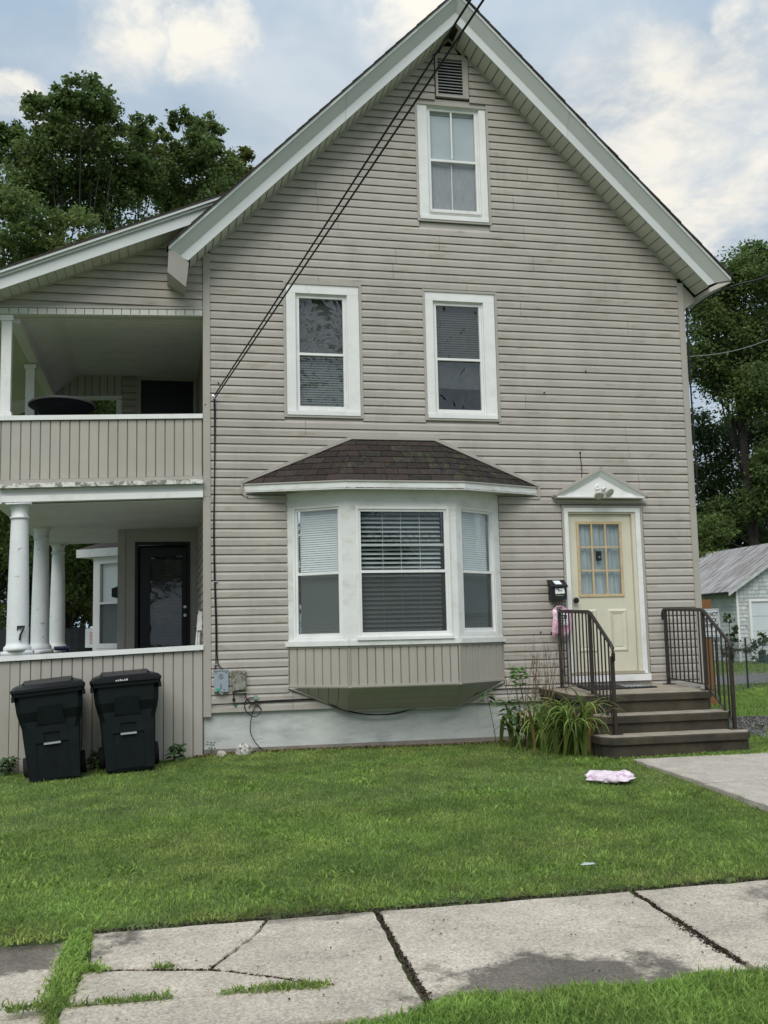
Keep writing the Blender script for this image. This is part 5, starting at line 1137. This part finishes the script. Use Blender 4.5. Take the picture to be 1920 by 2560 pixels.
# timber fence and things behind the porch
tf = thing('board_fence', 'dark close-boarded fence seen between the porch columns', 'fence', (-4.5, 13.5, 0))
rg = random.Random(3)
for i in range(48):
    x = -8.6+i*.15; B_(x, x+.142, 13.5+rg.uniform(-.006, .006), 13.52, -.1, 1.74+rg.uniform(-.015, .015)).build('fence_board', FEN, tf)
B_(-8.6, -1.4, 13.561, 13.57, -.1, 1.72).build('fence_backing', FEN, tf); B_(-8.6, -1.4, 13.525, 13.56, 1.4, 1.48).build('fence_rail', FEN, tf); B_(-8.6, -1.4, 13.525, 13.56, .3, .38).build('fence_rail', FEN, tf)
s2_ = thing('notice_board', 'white notice with red print fixed to the dark fence by the rear bay', 'notice', (-2.2, 13.4, 1.3))
B_(-2.30, -1.75, 13.45, 13.46, 1.27, 1.72).build('board', PPR, s2_)
mb = MB()
for j in range(9): mb.box(-2.20, -1.9, 13.447, 13.45, 1.36+j*.032, 1.372+j*.032)
mb.build('red_print', mat('red_print', (.45, .10, .10), .8), s2_)
nh = thing('neighbour_house', 'pale grey neighbouring house glimpsed beyond the first porch column', 'house', (-9.5, 36, 0))
B_(-16, -7.0, 36, 42, -.2, 2.5).build('wall', mat('pale_grey_wall', (.42, .44, .46), .7), nh)
for s_ in (0, 1):
    y0, y1 = (35.6, 39) if s_ == 0 else (42.4, 39)
    MB().prism([(-16.4, y0, 2.5), (-6.6, y0, 2.5), (-6.6, y1, 4.6), (-16.4, y1, 4.6)], [(-16.4, y0, 2.62), (-6.6, y0, 2.62), (-6.6, y1, 4.72), (-16.4, y1, 4.72)]).build('roof', mat('grey_roof', (.16, .17, .18), .9), nh)
B_(-9.5, -8.6, 35.98, 35.999, 1.0, 2.1).build('window', BLK, nh)

# stones by the foundation
def rock(loc, r, m, label, seed):
    rg = np.random.default_rng(seed); vs, fs = [], []; n, k_ = 12, 7
    for i in range(k_):
        ph = math.pi*i/(k_-1)
        for j in range(n): a = 2*math.pi*j/n; q = 1+rg.uniform(-.16, .16); vs.append((r[0]*q*math.sin(ph)*math.cos(a), r[1]*q*math.sin(ph)*math.sin(a), r[2]*q*math.cos(ph)))
    for i in range(k_-1): fs += [(i*n+j, i*n+(j+1) % n, (i+1)*n+(j+1) % n, (i+1)*n+j) for j in range(n)]
    o_ = MB().add(vs, fs).build('stone', m, None); o_.location = loc; return tag(o_, label, 'stone')
rock((.365, -.20, .12), (.095, .07, .085), mat('pitted_stone', (.55, .53, .49), .95, .3, 20, bump=.8, bs=40, col2=(.10, .09, .075), f2=(.5, .6), s2=26), 'knobbly pale pitted stone against the blue grey foundation', 2)
rock((.105, -.26, .10), (.055, .05, .04), mat('buff_stone', (.42, .38, .31), .9, .1, 8), 'small smooth buff stone in the grass near the corner board', 4)
lt = tag(pillow('litter', mat('pale_blue_film', (.40, .46, .44), .3), (2.15, -5.72, -.130), .10, .035, .012, 12, None, None, .006, 8, 6), 'scrap of pale blue plastic film in the grass near the sidewalk', 'litter')
base_at(lt, (2.15, -5.72, -.115))

# ---------------------------------------------------------------- plants by the steps
def leafblade(t, p, az, ln, w, rise, droop, m, tw=0.):
    vs = []; n = 9; d = Vector((math.cos(az), math.sin(az), 0)); s_ = Vector((-d.y, d.x, 0)); pos = Vector(p); ang = rise
    for i in range(n):
        f = i/(n-1); ww = w*(.75+.5*math.sin(math.pi*min(1, f*1.25)))*(1-f**3)*.5+.0006; sd_ = (s_*math.cos(tw*f)+Vector((0, 0, 1))*math.sin(tw*f))
        dirv = d*math.cos(ang)+Vector((0, 0, 1))*math.sin(ang); nn = sd_.cross(dirv)
        vs += [tuple(pos-sd_*ww), tuple(pos-nn*ww*.35), tuple(pos+sd_*ww)]
        pos = pos+dirv*(ln/(n-1)); ang -= droop/(n-1)*(1.6*f+.2)
        gz_ = float(g(pos.x, pos.y))+.012
        if pos.z < gz_: pos.z = gz_; ang = max(ang, 0)
    fs = [(i*3+j, i*3+j+1, i*3+j+4, i*3+j+3) for i in range(n-1) for j in (0, 1)]
    MB().add(vs, fs).build('leaf', m, t, smooth=True)
rg = random.Random(21)
lil = thing('lily_clump', 'clump of arching strap-leaved lilies left of the front steps', 'plant', (3.85, -1.0, .06))
for i in range(215):
    front = rg.random() < .55
    x, y = (rg.gauss(3.88, .14), rg.gauss(-1.30, .13)) if front else (rg.gauss(3.68, .20), rg.gauss(-.66, .18))
    x = min(x, 4.02) if y > -1.9 else x; y = min(y, -.12)
    az = rg.uniform(0, 2*math.pi); ln = rg.uniform(.62, 1.08) if front else rg.uniform(.45, .9)
    if math.cos(az) > .5 and y > -1.9 and x > 3.8: az = math.pi-az if rg.random() < .6 else -math.pi/2+rg.uniform(-.4, .4)
    if math.sin(az) > .3: az = -az
    leafblade(lil, (x, y, float(g(x, y))-.01), az, ln, rg.uniform(.024, .042), rg.uniform(1.05, 1.5), rg.uniform(1.8, 3.6), LIB if rg.random() < .09 else LIL, rg.uniform(-.5, .5))
dst = thing('dry_stalks', 'bunch of tall dry flower stalks rising behind the lilies', 'plant', (3.7, -.6, .06))
for i in range(26):
    x, y = rg.gauss(3.72, .14), rg.gauss(-.62, .12); y = min(y, -.14); h = rg.uniform(.65, 1.25); lx, ly = rg.uniform(-.22, .25), rg.uniform(-.12, .1); z0 = float(g(x, y))
    if i < 3: x, lx, h = 3.96, rg.uniform(-.12, -.02), 1.2
    pts = [Vector((x+lx*t**1.5, min(y+ly*t, -.05), z0+h*t)) for t in np.linspace(0, 1, 7)]
    mb = MB(); mb.tube(pts, [.0055*(1-.6*j/6) for j in range(7)], 5)
    for j in range(rg.randint(1, 4)):
        b = pts[rg.randint(3, 5)]; a_ = rg.uniform(0, 6.28); l_ = rg.uniform(.05, .16); e = b+Vector((math.cos(a_)*l_*.6, -abs(math.sin(a_))*l_*.5, l_)); mb.tube([b, b.lerp(e, .5)+Vector((.01, 0, 0)), e], [.003, .0025, .0045], 4)
    mb.build('stalk', STK, dst)
def leaflet(mb, p, d, ln, w, dz=-.25):
    d = Vector(d).normalized(); s_ = d.cross(Vector((0, 0, 1))).normalized(); p = Vector(p); dn_ = Vector((0, 0, dz*ln))
    mb.add([p, p+d*ln*.35+s_*w+dn_*.2, p+d*ln*.35-s_*w+dn_*.2, p+d*ln*.7+s_*w*.7+dn_*.55, p+d*ln*.7-s_*w*.7+dn_*.55, p+d*ln+dn_, p+d*ln*.5+dn_*.1+Vector((0, 0, .012))], [(0, 2, 6), (0, 6, 1), (1, 6, 3), (2, 4, 6), (3, 6, 5), (4, 5, 6)])
def weed(name, label, x, y, h, tiers, lf, ln, m, seed, lean=(0, 0), cat='plant'):
    rg = random.Random(seed); z0 = float(g(x, y)); t = thing(name, label, cat, (x, y, z0))
    pts = [Vector((x+lean[0]*u_**1.4, y+lean[1]*u_, z0+h*u_)) for u_ in np.linspace(0, 1, 8)]
    MB().tube(pts, [.006*(1-.07*i) for i in range(8)], 6).build('stem', mat('green_stem', (.07, .10, .03), .6), t)
    for u_ in tiers:
        i = min(6, int(u_*7)); b = pts[i].lerp(pts[i+1], u_*7-i); a0 = rg.uniform(0, 6.28)
        for j in range(lf):
            a = a0+j*2*math.pi/lf+rg.uniform(-.3, .3); l_ = ln*rg.uniform(.7, 1.2)*(1.1-.3*u_); mb = MB()
            leaflet(mb, b+Vector((math.cos(a), math.sin(a), .3))*.02, (math.cos(a), math.sin(a), rg.uniform(-.1, .4)), l_, l_*.21, rg.uniform(-.5, -.1)); mb.build('leaf', m, t)
WED = mat('weed_leaf', (.095, .175, .045), .5, .2, 6, rnd=.3, transl=.25)
WED2 = mat('dark_weed_leaf', (.050, .10, .028), .5, .2, 6, rnd=.3, transl=.2)
weed('leafy_weed', 'tall leafy weed with a bright green whorled top before the siding', 3.56, -.78, .90, (.80, .86, .91, .95, .98, 1.0), 7, .135, WED, 2, (-.10, 0))
weed('leafy_weed', 'dark broad-leaved weed sprawling at the base of the lily clump', 3.42, -.62, .52, (.35, .5, .62, .72, .82, .92, 1.0), 5, .17, WED2, 5, (-.06, -.05))
weed('leafy_weed', 'thin weed with few broad leaves beside the foundation', 3.32, -.30, .62, (.80, .9, 1.0), 3, .18, WED2, 9, (-.12, -.05))
for (x, y, lb) in ((-1.28, -.16, 'low dark weeds growing between the two wheelie bins'), (-.42, -.2, 'low dark weeds behind the wheel of the marked wheelie bin'), (-2.22, -.12, 'low dark weeds at the outer foot of the porch wall')):
    weed('ground_weed', lb, x, y, .16, (.2, .4, .55, .7, .8, .9, 1.0), 7, .12, WED2, int(-x*100), (.05, -.04))
weed('ground_weed', 'small green sprout in the corner by the foundation', .0, -.10, .13, (.5, .8, 1), 4, .05, WED2, 77)

# ---------------------------------------------------------------- trees
def leaf_tris(P_, size, rg, flat=.5):
    n = len(P_); nr = rg.normal(size=(n, 3)); nr[:, 2] += flat; nr /= np.linalg.norm(nr, axis=1)[:, None]
    a = rg.normal(size=(n, 3)); a -= (a*nr).sum(1)[:, None]*nr; a /= np.linalg.norm(a, axis=1)[:, None]; b = np.cross(nr, a)
    s_ = (size*rg.uniform(.6, 1.3, n))[:, None]
    V_ = np.stack([P_-a*s_*.5, P_+b*s_*.36+nr*s_*.06, P_+a*s_*.55-nr*s_*.12, P_-b*s_*.36+nr*s_*.06], 1).reshape(-1, 3)
    i = np.arange(n)*4; return V_, np.concatenate([np.stack([i, i+1, i+2], 1), np.stack([i, i+2, i+3], 1)])
def crown_pts(lobes, dens, rg, cl=.30):
    out_ = []
    for (x, y, z, r) in lobes:
        m_ = max(8, int(26*(r/.8)**1.6)); c = rg.normal(size=(m_, 3)); c /= np.linalg.norm(c, axis=1)[:, None]; c *= (r*rg.uniform(.25, 1.0, m_)**.6)[:, None]
        k_ = max(6, int(dens*r*r/m_*(1 if r < 1 else 1)))
        pts = c[:, None, :]+rg.normal(size=(m_, k_, 3))*np.array([1, 1, .7])*(cl*r*.62)
        out_.append(pts.reshape(-1, 3)+np.array([x, y, z]))
    return np.concatenate(out_)
def tree(name, label, base, lobes, m, size, dens, seed, group, lower=0, tr=.16, limb=None, cl=.30):
    rg = np.random.default_rng(seed); t = thing(name, label, 'tree', base, group); lobes = list(lobes)
    xs_ = [l[0] for l in lobes]; zs = [l[2] for l in lobes]; ys_ = [l[1] for l in lobes]; zmin = min(zs)
    for i in range(lower):
        lobes.append((float(rg.uniform(min(xs_)-.3, max(xs_)+.3)), float(rg.uniform(min(ys_)-.6, max(ys_)+1.2)), float(zmin-rg.uniform(.3, 1)*(zmin-3.2)), float(rg.uniform(.7, 1.3))))
    mid = Vector((sum(xs_)/len(xs_), sum(ys_)/len(ys_), zmin+.2)); b0 = Vector(base)
    tk = [b0+Vector((0, 0, -.2)), b0.lerp(mid, .4)+Vector((.15, 0, 0)), b0.lerp(mid, .75), mid]
    mb = MB(); mb.tube(tk, [tr*1.15, tr*.9, tr*.7, tr*.45], 9)
    for l in lobes:
        e = Vector(l[:3]); s0 = tk[1].lerp(tk[3], float(rg.uniform(.2, 1)))
        if e.z < s0.z: s0 = tk[1]
        md = s0.lerp(e, .5)+Vector((float(rg.uniform(-.2, .2)), float(rg.uniform(-.2, .2)), -.15)); mb.tube([s0, md, e, e+(e-md).normalized()*l[3]*.5], [tr*.22, tr*.15, tr*.08, .008], 5)
    mb.build('trunk', TRK, t, smooth=True)
    P_ = crown_pts(lobes, dens, rg, cl); V_, T_ = leaf_tris(P_, size, rg, 1.3); V_ = V_-np.array(base)
    tri_mesh('crown', V_, T_, m, t); return t
A_ = [(-2.65, 14.9, 15.93, .57), (-2.36, 15.78, 16.12, .59), (-3.27, 16.66, 16.62, .43), (-3.53, 15.12, 15.4, .57), (-3.99, 16.0, 15.93, .35), (-2.78, 16.88, 15.96, .88), (-2.04, 15.34, 15.47, .48), (-4.6, 16.22, 15.3, .47), (-4.58, 17.1, 14.97, .69), (-3.56, 15.56, 14.43, .89), (-2.68, 16.44, 14.69, .98), (-1.76, 14.9, 14.77, .44), (-4.18, 15.78, 13.47, .83), (-3.33, 16.66, 13.8, .98)]
B2_ = [(-1.15, 16.9, 16.14, .45), (-1.42, 17.78, 16.04, .52), (-.79, 18.66, 16.65, .45), (-1.28, 17.12, 14.99, .75), (-1.99, 18.0, 14.73, .89), (-.73, 18.88, 15.6, .79), (-1.73, 17.34, 13.37, .99)]
C_ = [(.02, 18.9, 17.49, .43), (.64, 19.78, 17.53, .55), (1.13, 20.66, 18.22, .49), (.25, 19.12, 16.57, .74), (1.16, 20.0, 16.8, .69), (-.1, 20.88, 16.29, .98), (.87, 19.34, 15.27, .93), (1.55, 20.22, 16.25, .62), (.04, 21.1, 15.29, .84)]
Dd = [(2.05, 21.9, 17.91, .47), (2.21, 22.78, 17.75, .51), (1.85, 23.66, 17.3, .68), (2.34, 22.12, 17.09, .35)]
Ee = [(-3.86, 11.4, 10.99, .7), (-3.44, 12.28, 10.8, .71), (-4.18, 13.16, 10.7, .63), (-2.58, 11.62, 10.69, .69), (-2.0, 12.5, 10.57, .61), (-3.47, 13.38, 10.62, .63)]
R1 = [(25.25, 31.9, 18.92, .46), (25.37, 32.78, 18.12, .84), (27.07, 33.66, 18.09, 1.3), (27.74, 32.12, 18.63, 1.28), (28.92, 33.0, 19.84, .88), (30.19, 33.88, 18.75, 1.35), (25.33, 32.34, 16.36, 1.04), (27.33, 33.22, 15.89, 1.49), (29.44, 34.1, 16.03, 1.54), (25.11, 32.56, 14.41, 1.03), (26.87, 33.44, 13.69, 1.27), (27.61, 31.9, 12.73, 1.45), (29.13, 32.78, 14.0, 1.07)]
R2 = [(27.26, 36.9, 12.18, 1.0), (28.74, 37.78, 11.08, 1.36), (31.05, 38.66, 12.63, 1.18), (27.54, 37.12, 9.22, 1.11), (29.64, 38.0, 8.5, 1.6), (31.95, 38.88, 9.53, 1.42), (31.85, 37.34, 11.49, 1.39), (28.5, 38.22, 7.22, 1.36), (28.05, 39.1, 5.57, 1.14), (29.72, 37.56, 6.5, 1.58), (32.0, 38.44, 7.25, 1.4)]
GT = 'trees behind the house'
tree('maple_tree', 'tallest dark green maple rising highest above the porch roof', (-2.9, 16, 0), A_, LFA, .115, 4300, 1, GT, 13, .12)
tree('maple_tree', 'middle maple, lower crown beside the tallest tree', (-1.3, 17.8, 0), B2_, LFA, .115, 4300, 2, GT, 10, .11)
tree('maple_tree', 'maple with a faint yellow tinge just left of the main roof', (.5, 20, 0), C_, LFA, .12, 4200, 3, GT, 10, .12)
tree('maple_tree', 'yellowing treetop peeping over the edge of the main roof', (1.9, 22.6, 0), Dd, LFY, .115, 3400, 4, GT, 5, .1)
tree('maple_tree', 'nearer leafy tree low at the picture edge above the porch roof', (-3.9, 12.6, 0), Ee, LFA, .105, 4200, 5, GT, 10, .1)
tree('walnut_tree', 'tall walnut tree with feathery leaves right of the gable', (28.3, 34, 0), R1, LFW, .18, 2300, 6, GT, 9, .30, cl=.42)
tree('walnut_tree', 'shaded tree with sky gaps behind the tin-roofed garage', (30, 38.4, 0), R2, LFD, .18, 1700, 7, GT, 8, .34, cl=.36)
def bush(name, label, lobes, m, size, dens, seed, cat='bush', group=None):
    rg = np.random.default_rng(seed); c = np.mean([l[:3] for l in lobes], axis=0); b = (float(c[0]), float(c[1]), float(g(c[0], c[1]))); t = thing(name, label, cat, b, group)
    mb = MB()
    for l in lobes: mb.tube([b, (l[0], l[1], max(l[2]-.1, .1))], [.03, .012], 5)
    mb.build('stems', TRK, t)
    V_, T_ = leaf_tris(crown_pts(lobes, dens, rg), size, rg); tri_mesh('foliage', V_-np.array(b), T_, m, t); return t
bush('shade_tree', 'dark leafy tree filling the view beyond the porch columns', [(-5.2, 17, 4.2, 1.5), (-3.6, 17.4, 5.0, 1.6), (-2.2, 17.2, 4.4, 1.5), (-4.4, 17.8, 2.7, 1.4), (-2.6, 18.0, 2.8, 1.3), (-6.6, 17.5, 3.2, 1.6), (-1.0, 17.6, 5.2, 1.4), (-3, 17, 6.6, 1.3), (-4.6, 17.2, 6.6, 1.2)], LFD, .12, 2400, 11, 'tree')
bush('young_tree', 'yellow green small tree behind the dark fence by the rear bay', [(-3.0, 15.2, 2.5, .50), (-2.55, 15.3, 2.9, .42), (-3.5, 15.4, 2.15, .45), (-2.3, 15.2, 2.3, .42), (-4.2, 15.3, 2.4, .4)], LFY, .10, 1700, 12, 'tree')
bush('bright_shrub', 'bright green shrub behind the fence near the first column', [(-4.6, 14.4, 1.95, .34), (-5.2, 14.5, 2.0, .4), (-4.1, 14.6, 1.9, .28)], LFB, .09, 1700, 13)
bush('garage_shrub', 'green shrub growing in a tub at the garage corner', [(21.7, 23.6, .62, .42), (22.2, 23.7, .55, .38), (21.3, 23.5, .45, .30), (21.9, 23.6, .95, .28)], LFB, .13, 900, 14)
bush('garage_vine', 'dark climbing vine on the side wall of the garage', [(20.75, 24.0, 1.75, .26), (20.85, 24.0, 1.3, .30), (21.1, 24.2, .75, .32), (20.6, 23.8, .5, .32)], LFD, .13, 900, 15)
tb = tag(B_(21.6, 23.0, 23.1, 23.5, .0, .36).build('planter_tub', mat('blue_green_tub', (.03, .06, .055), .6)), 'dark blue green planter tub below the garage shrub', 'planter'); base_at(tb, (22.3, 23.3, 0))
rod = tag(MB().tube([(22.5, 23.5, .3), (22.35, 23.5, 1.55)], .05, 6).build('red_pole', mat('red_paint', (.35, .05, .06), .6)), 'leaning red pole among the leaves at the garage door', 'pole'); base_at(rod, (22.4, 23.5, .3))
bush('lawn_tuft', 'spiky dark tuft of weeds beside the wire fence', [(11.55, 6.3, .16, .15), (11.6, 6.35, .3, .10)], LFD, .08, 3000, 16)
wod = np.random.default_rng(17)
lob = [(float(x), float(46+wod.uniform(-4, 6)), float(wod.uniform(1.5, 6.5)), float(wod.uniform(2, 3.2))) for x in np.linspace(-26, 62, 46)]
V_, T_ = leaf_tris(crown_pts(lob, 150, wod), .42, wod); w_ = tri_mesh('far_wood', V_, T_, LFD); w_['kind'] = 'stuff'
# trees across the street, mirrored in the window glass
def acrosscopy(src, loc, rz, label):
    c = src.copy(); C.objects.link(c); c.location = loc; c.rotation_euler = (0, 0, rz); c['label'] = label; c['group'] = 'trees across the street'
    for ch in src.children: d = ch.copy(); C.objects.link(d); d.parent = c
m0 = [o_ for o_ in bpy.data.objects if o_.name == 'maple_tree'][0]; m2 = [o_ for o_ in bpy.data.objects if o_.name == 'maple_tree.002'][0]
acrosscopy(m0, (-1.5, -27, -.4), 1.2, 'maple across the street, mirrored darkly in the first upstairs window')
acrosscopy(m2, (7.5, -30, -.4), 2.1, 'maple across the street, mirrored in the second upstairs window')

# ---------------------------------------------------------------- grass
def grass(name, pts, m, hmin, hmax, w, rg, lean=.55):
    n = len(pts); x, y = pts[:, 0], pts[:, 1]; z = g(x, y)-.012
    az = rg.uniform(0, 2*np.pi, n); la = rg.uniform(0, 2*np.pi, n); h = rg.uniform(hmin, hmax, n)*rg.uniform(.6, 1.15, n); ln = np.abs(rg.normal(0, lean, n))
    wv = np.stack([np.cos(az), np.sin(az), np.zeros(n)], 1)*(w*rg.uniform(.6, 1.3, n)/2)[:, None]; b = np.stack([x, y, z], 1)
    d = np.stack([np.cos(la)*np.sin(ln), np.sin(la)*np.sin(ln), np.cos(ln)], 1); md = b+d*(h*.55)[:, None]
    d2 = d+np.stack([np.cos(la), np.sin(la), np.zeros(n)], 1)*.55; d2[:, 2] *= .6; tp = md+d2*(h*.5)[:, None]
    V_ = np.stack([b-wv, b+wv, md-wv*.8, md+wv*.8, tp], 1).reshape(-1, 3); i = np.arange(n)*5
    T_ = np.concatenate([np.stack([i, i+1, i+3], 1), np.stack([i, i+3, i+2], 1), np.stack([i+2, i+3, i+4], 1)])
    return tri_mesh(name, V_, T_, m, kind='stuff')
rg = np.random.default_rng(5)
def scatter(n, x0, x1, y0, y1, keep=None):
    p = np.stack([rg.uniform(x0, x1, n), rg.uniform(y0, y1, n)], 1)
    if keep is not None: p = p[keep(p[:, 0], p[:, 1])]
    return p
def vn(x, y, s):                                           # cheap patchiness
    return .5+.25*np.sin(x*s*1.3+2*np.sin(y*s*.9))+.25*np.sin(y*s*1.7+1.5*np.sin(x*s*.7+1))
edge = lambda x: -6.105+.03*np.sin(x*7)+.022*np.sin(x*17+1)+.015*np.sin(x*41)
def lawn(x, y):
    k_ = (y > edge(x))
    k_ &= ~((x > 4.21) & (x < 5.9) & (y < -2.15-.02*np.sin(x*9)))
    k_ &= ~((x > 4.03) & (x < 5.8) & (y > -1.93))
    k_ &= ~((y > -.05) & (x < 6.25))
    k_ &= ~((x < -1.25) & (x > -1.95) & (y > -.92)) & ~((x > -1.1) & (x < -.6) & (y > -.82))
    return k_
def drive(x, y):
    return ((x > 6.5) & (x < 9.0) & (y > -.9+(x-6.6)*.1) & (y < 2.2) & (np.abs(y-(x-6.3)*1.0) < 1.0+.1*np.sin(x*9))) | ((y > 10.6) & (y < 17) & (x > 11.8) & (np.abs(y-13.2-(x-16)*.45) < 2.0))
P_ = np.concatenate([scatter(230000, -3.2, 6.4, -6.3, -3.4, lawn), scatter(140000, -3.4, 6.6, -3.4, 0, lawn)])
q_ = vn(P_[:, 0], P_[:, 1], 1.7)+rg.normal(0, .12, len(P_)); grass('lawn_grass', P_[q_ < .72], GR1, .020, .044, .0062, rg, .95); grass('lawn_grass', P_[q_ >= .72], GR2, .020, .046, .0068, rg, .95)
P_ = scatter(26000, -3.2, 6.4, -6.25, -4.6, lawn); P_ = P_[(vn(P_[:, 0]*1.3+3, P_[:, 1]*1.2, 2.6) > .60) & (rg.uniform(size=len(P_)) < .3+.7*sm((-P_[:, 1]-4.9)/1.2))]; grass('crabgrass', P_, GR2, .035, .068, .0095, rg, 1.0)
P_ = scatter(9000, -3.2, 6.4, -6.25, -1.0, lawn); P_ = P_[vn(P_[:, 0]*.8+1, P_[:, 1]*.9+4, 2.1) > .66]; grass('dry_grass', P_, GR3, .03, .055, .006, rg)
P_ = scatter(5000, -3.0, 6.4, -6.26, -6.02, lambda x, y: y > edge(x)-.02); grass('dry_grass', P_[(vn(P_[:, 0], P_[:, 1], 3.1) > .5)], GR3, .025, .05, .007, rg, 1.0)
P_ = scatter(9000, 3.6, 6.6, -2.2, -1.85, lambda x, y: ~((x > 4.03) & (x < 5.8) & (y > -1.95))); grass('clover_grass', P_, GR2, .03, .06, .016, rg, .9)
cl_ = []
for _ in range(70):
    c = (rg.uniform(-2.6, 5.8), -6.0+4.6*rg.uniform()**1.6); k_ = int(rg.uniform(25, 110)); cl_.append(np.stack([rg.normal(c[0], .09, k_), rg.normal(c[1], .06, k_)], 1))
cl_ = np.concatenate(cl_); cl_ = cl_[lawn(cl_[:, 0], cl_[:, 1])]; grass('broadleaf_weeds', cl_, GR2, .035, .065, .020, rg, 1.15)
bp = np.concatenate([np.stack([rg.normal(x, sx_, n_), rg.normal(y, sy_, n_)], 1) for x, y, sx_, sy_, n_ in ((-1.7, -6.02, .35, .07, 900), (1.9, -5.3, .35, .16, 420), (3.2, -4.6, .4, .2, 420), (2.1, -5.95, .5, .08, 500), (3.5, -3.7, .3, .15, 260), (.3, -4.4, .4, .2, 300), (4.4, -5.4, .35, .2, 350))])
bp = bp[lawn(bp[:, 0], bp[:, 1])]; grass('dry_grass', bp, GR3, .025, .05, .0065, rg, 1.0)
# verge between the sidewalk and the kerb
fe = lambda x: -7.74+.04*np.sin(x*3.1)+.03*np.sin(x*11)+.05*np.sin(x*1.1)-.25*(1-sm((x+.1)/1.0))
P_ = scatter(140000, -1.2, 5.5, -9.0, -7.6, lambda x, y: y < fe(x)); P_z = P_; grass('verge_grass', P_, GR2, .032, .062, .0075, rg, .95)
# weeds in the joints of the sidewalk
def along(a, b, n, sp): t = rg.uniform(0, 1, n); return np.stack([a[0]+(b[0]-a[0])*t+rg.normal(0, sp, n), a[1]+(b[1]-a[1])*t+rg.normal(0, sp, n)], 1)
P_ = np.concatenate([along((-.99, -6.2), (-1.0, -6.75), 1000, .032), along((-1.0, -6.7), (-1.03, -7.35), 1100, .035), along((-.96, -6.8), (-.85, -6.86), 260, .022)]); o1 = grass('joint_weeds', P_, GR2, .025, .055, .009, rg, 1.1)
P_ = np.concatenate([along((-.98, -7.33), (-.78, -7.335), 120, .012), along((-.80, -7.335), (-.52, -7.34), 260, .018), along((-.30, -7.345), (-.12, -7.36), 150, .016), along((-.12, -7.35), (.16, -7.37), 340, .024), along((-1.22, -7.31), (-1.04, -7.32), 240, .026), along((-1.02, -7.33), (-1.015, -7.78), 420, .016), along((-.60, -6.885), (-.50, -6.92), 80, .014), along((-1.5, -6.25), (-1.0, -6.22), 500, .04)]); o2 = grass('joint_weeds', P_, GR1, .02, .045, .008, rg, 1.1)
for o_ in (o1, o2): o_.location.z = .01
# grass of the side yard and beyond
P_ = scatter(75000, 6.2, 14, -3.5, 9, lambda x, y: ~drive(x, y) & (x > 6.25+.0*y) & (x < 8.5+.85*(y+4))); grass('yard_grass', P_, GR2, .05, .11, .012, rg, .6)
P_ = scatter(60000, 9, 27, 7, 26, lambda x, y: ~drive(x, y) & (np.abs(x-(9+.62*(y-5))) < 6.5) & ~((x > 21.6) & (y > 24.9))); grass('yard_grass', P_, GR1, .05, .12, .028, rg, .6)
P_ = scatter(20000, -9, -2.3, -1.5, 14, lambda x, y: x < -2.4); grass('yard_grass', P_, GR1, .05, .12, .02, rg, .6)
# loose stones on the gravel
def pebbles(n, fn, size):
    p = fn(n); z = g(p[:, 0], p[:, 1])+.008; P3_ = np.stack([p[:, 0], p[:, 1], z], 1); V_, T_ = leaf_tris(P3_, size, rg, 1.5); return tri_mesh('gravel_stones', V_, T_, GRV, kind='stuff')
pebbles(9000, lambda n: (lambda q: q[drive(q[:, 0], q[:, 1])])(scatter(n, 6.4, 9.2, -1, 2.4)), .035)
# crumbs of soil and dead leaves in the slab joints and along the lawn edge
cr = np.concatenate([along((.645, -6.2), (.56, -7.75), 600, .009), along((2.235, -6.2), (2.12, -7.6), 600, .011), along((-2.5, -6.14), (6, -6.14), 4200, .028), along((2.17, -6.8), (2.13, -7.4), 350, .020), along((.01, -6.2), (-.33, -6.97), 120, .003), along((-.9, -6.83), (-.33, -6.98), 120, .003), along((-.33, -6.98), (.21, -7.37), 130, .004)])
P3_ = np.stack([cr[:, 0], cr[:, 1], np.full(len(cr), SW-.004)], 1); V_, T_ = leaf_tris(P3_, .018, rg, 1.2); tri_mesh('joint_soil', V_, T_, mat('joint_crumbs', (.045, .034, .022), 1, .3, 9, island=.6), kind='stuff')
cr = scatter(260, -1, 5.5, -7.7, -6.25); P3_ = np.stack([cr[:, 0], cr[:, 1], np.full(len(cr), SW+.007)], 1); V_, T_ = leaf_tris(P3_, .016, rg, 3); tri_mesh('leaf_litter', V_, T_, mat('litter_bits', (.10, .08, .055), 1, .3, 9, island=.7), kind='stuff')
cr = scatter(2200, -.2, 6.0, -.20, -.03, lambda x, y: x < 4.0); P3_ = np.stack([cr[:, 0], cr[:, 1], g(cr[:, 0], cr[:, 1])+.006], 1); V_, T_ = leaf_tris(P3_, .03, rg, 1.5); tri_mesh('leaf_litter', V_, T_, mat('wall_litter', (.13, .095, .05), 1, .3, 9, island=.6), kind='stuff')
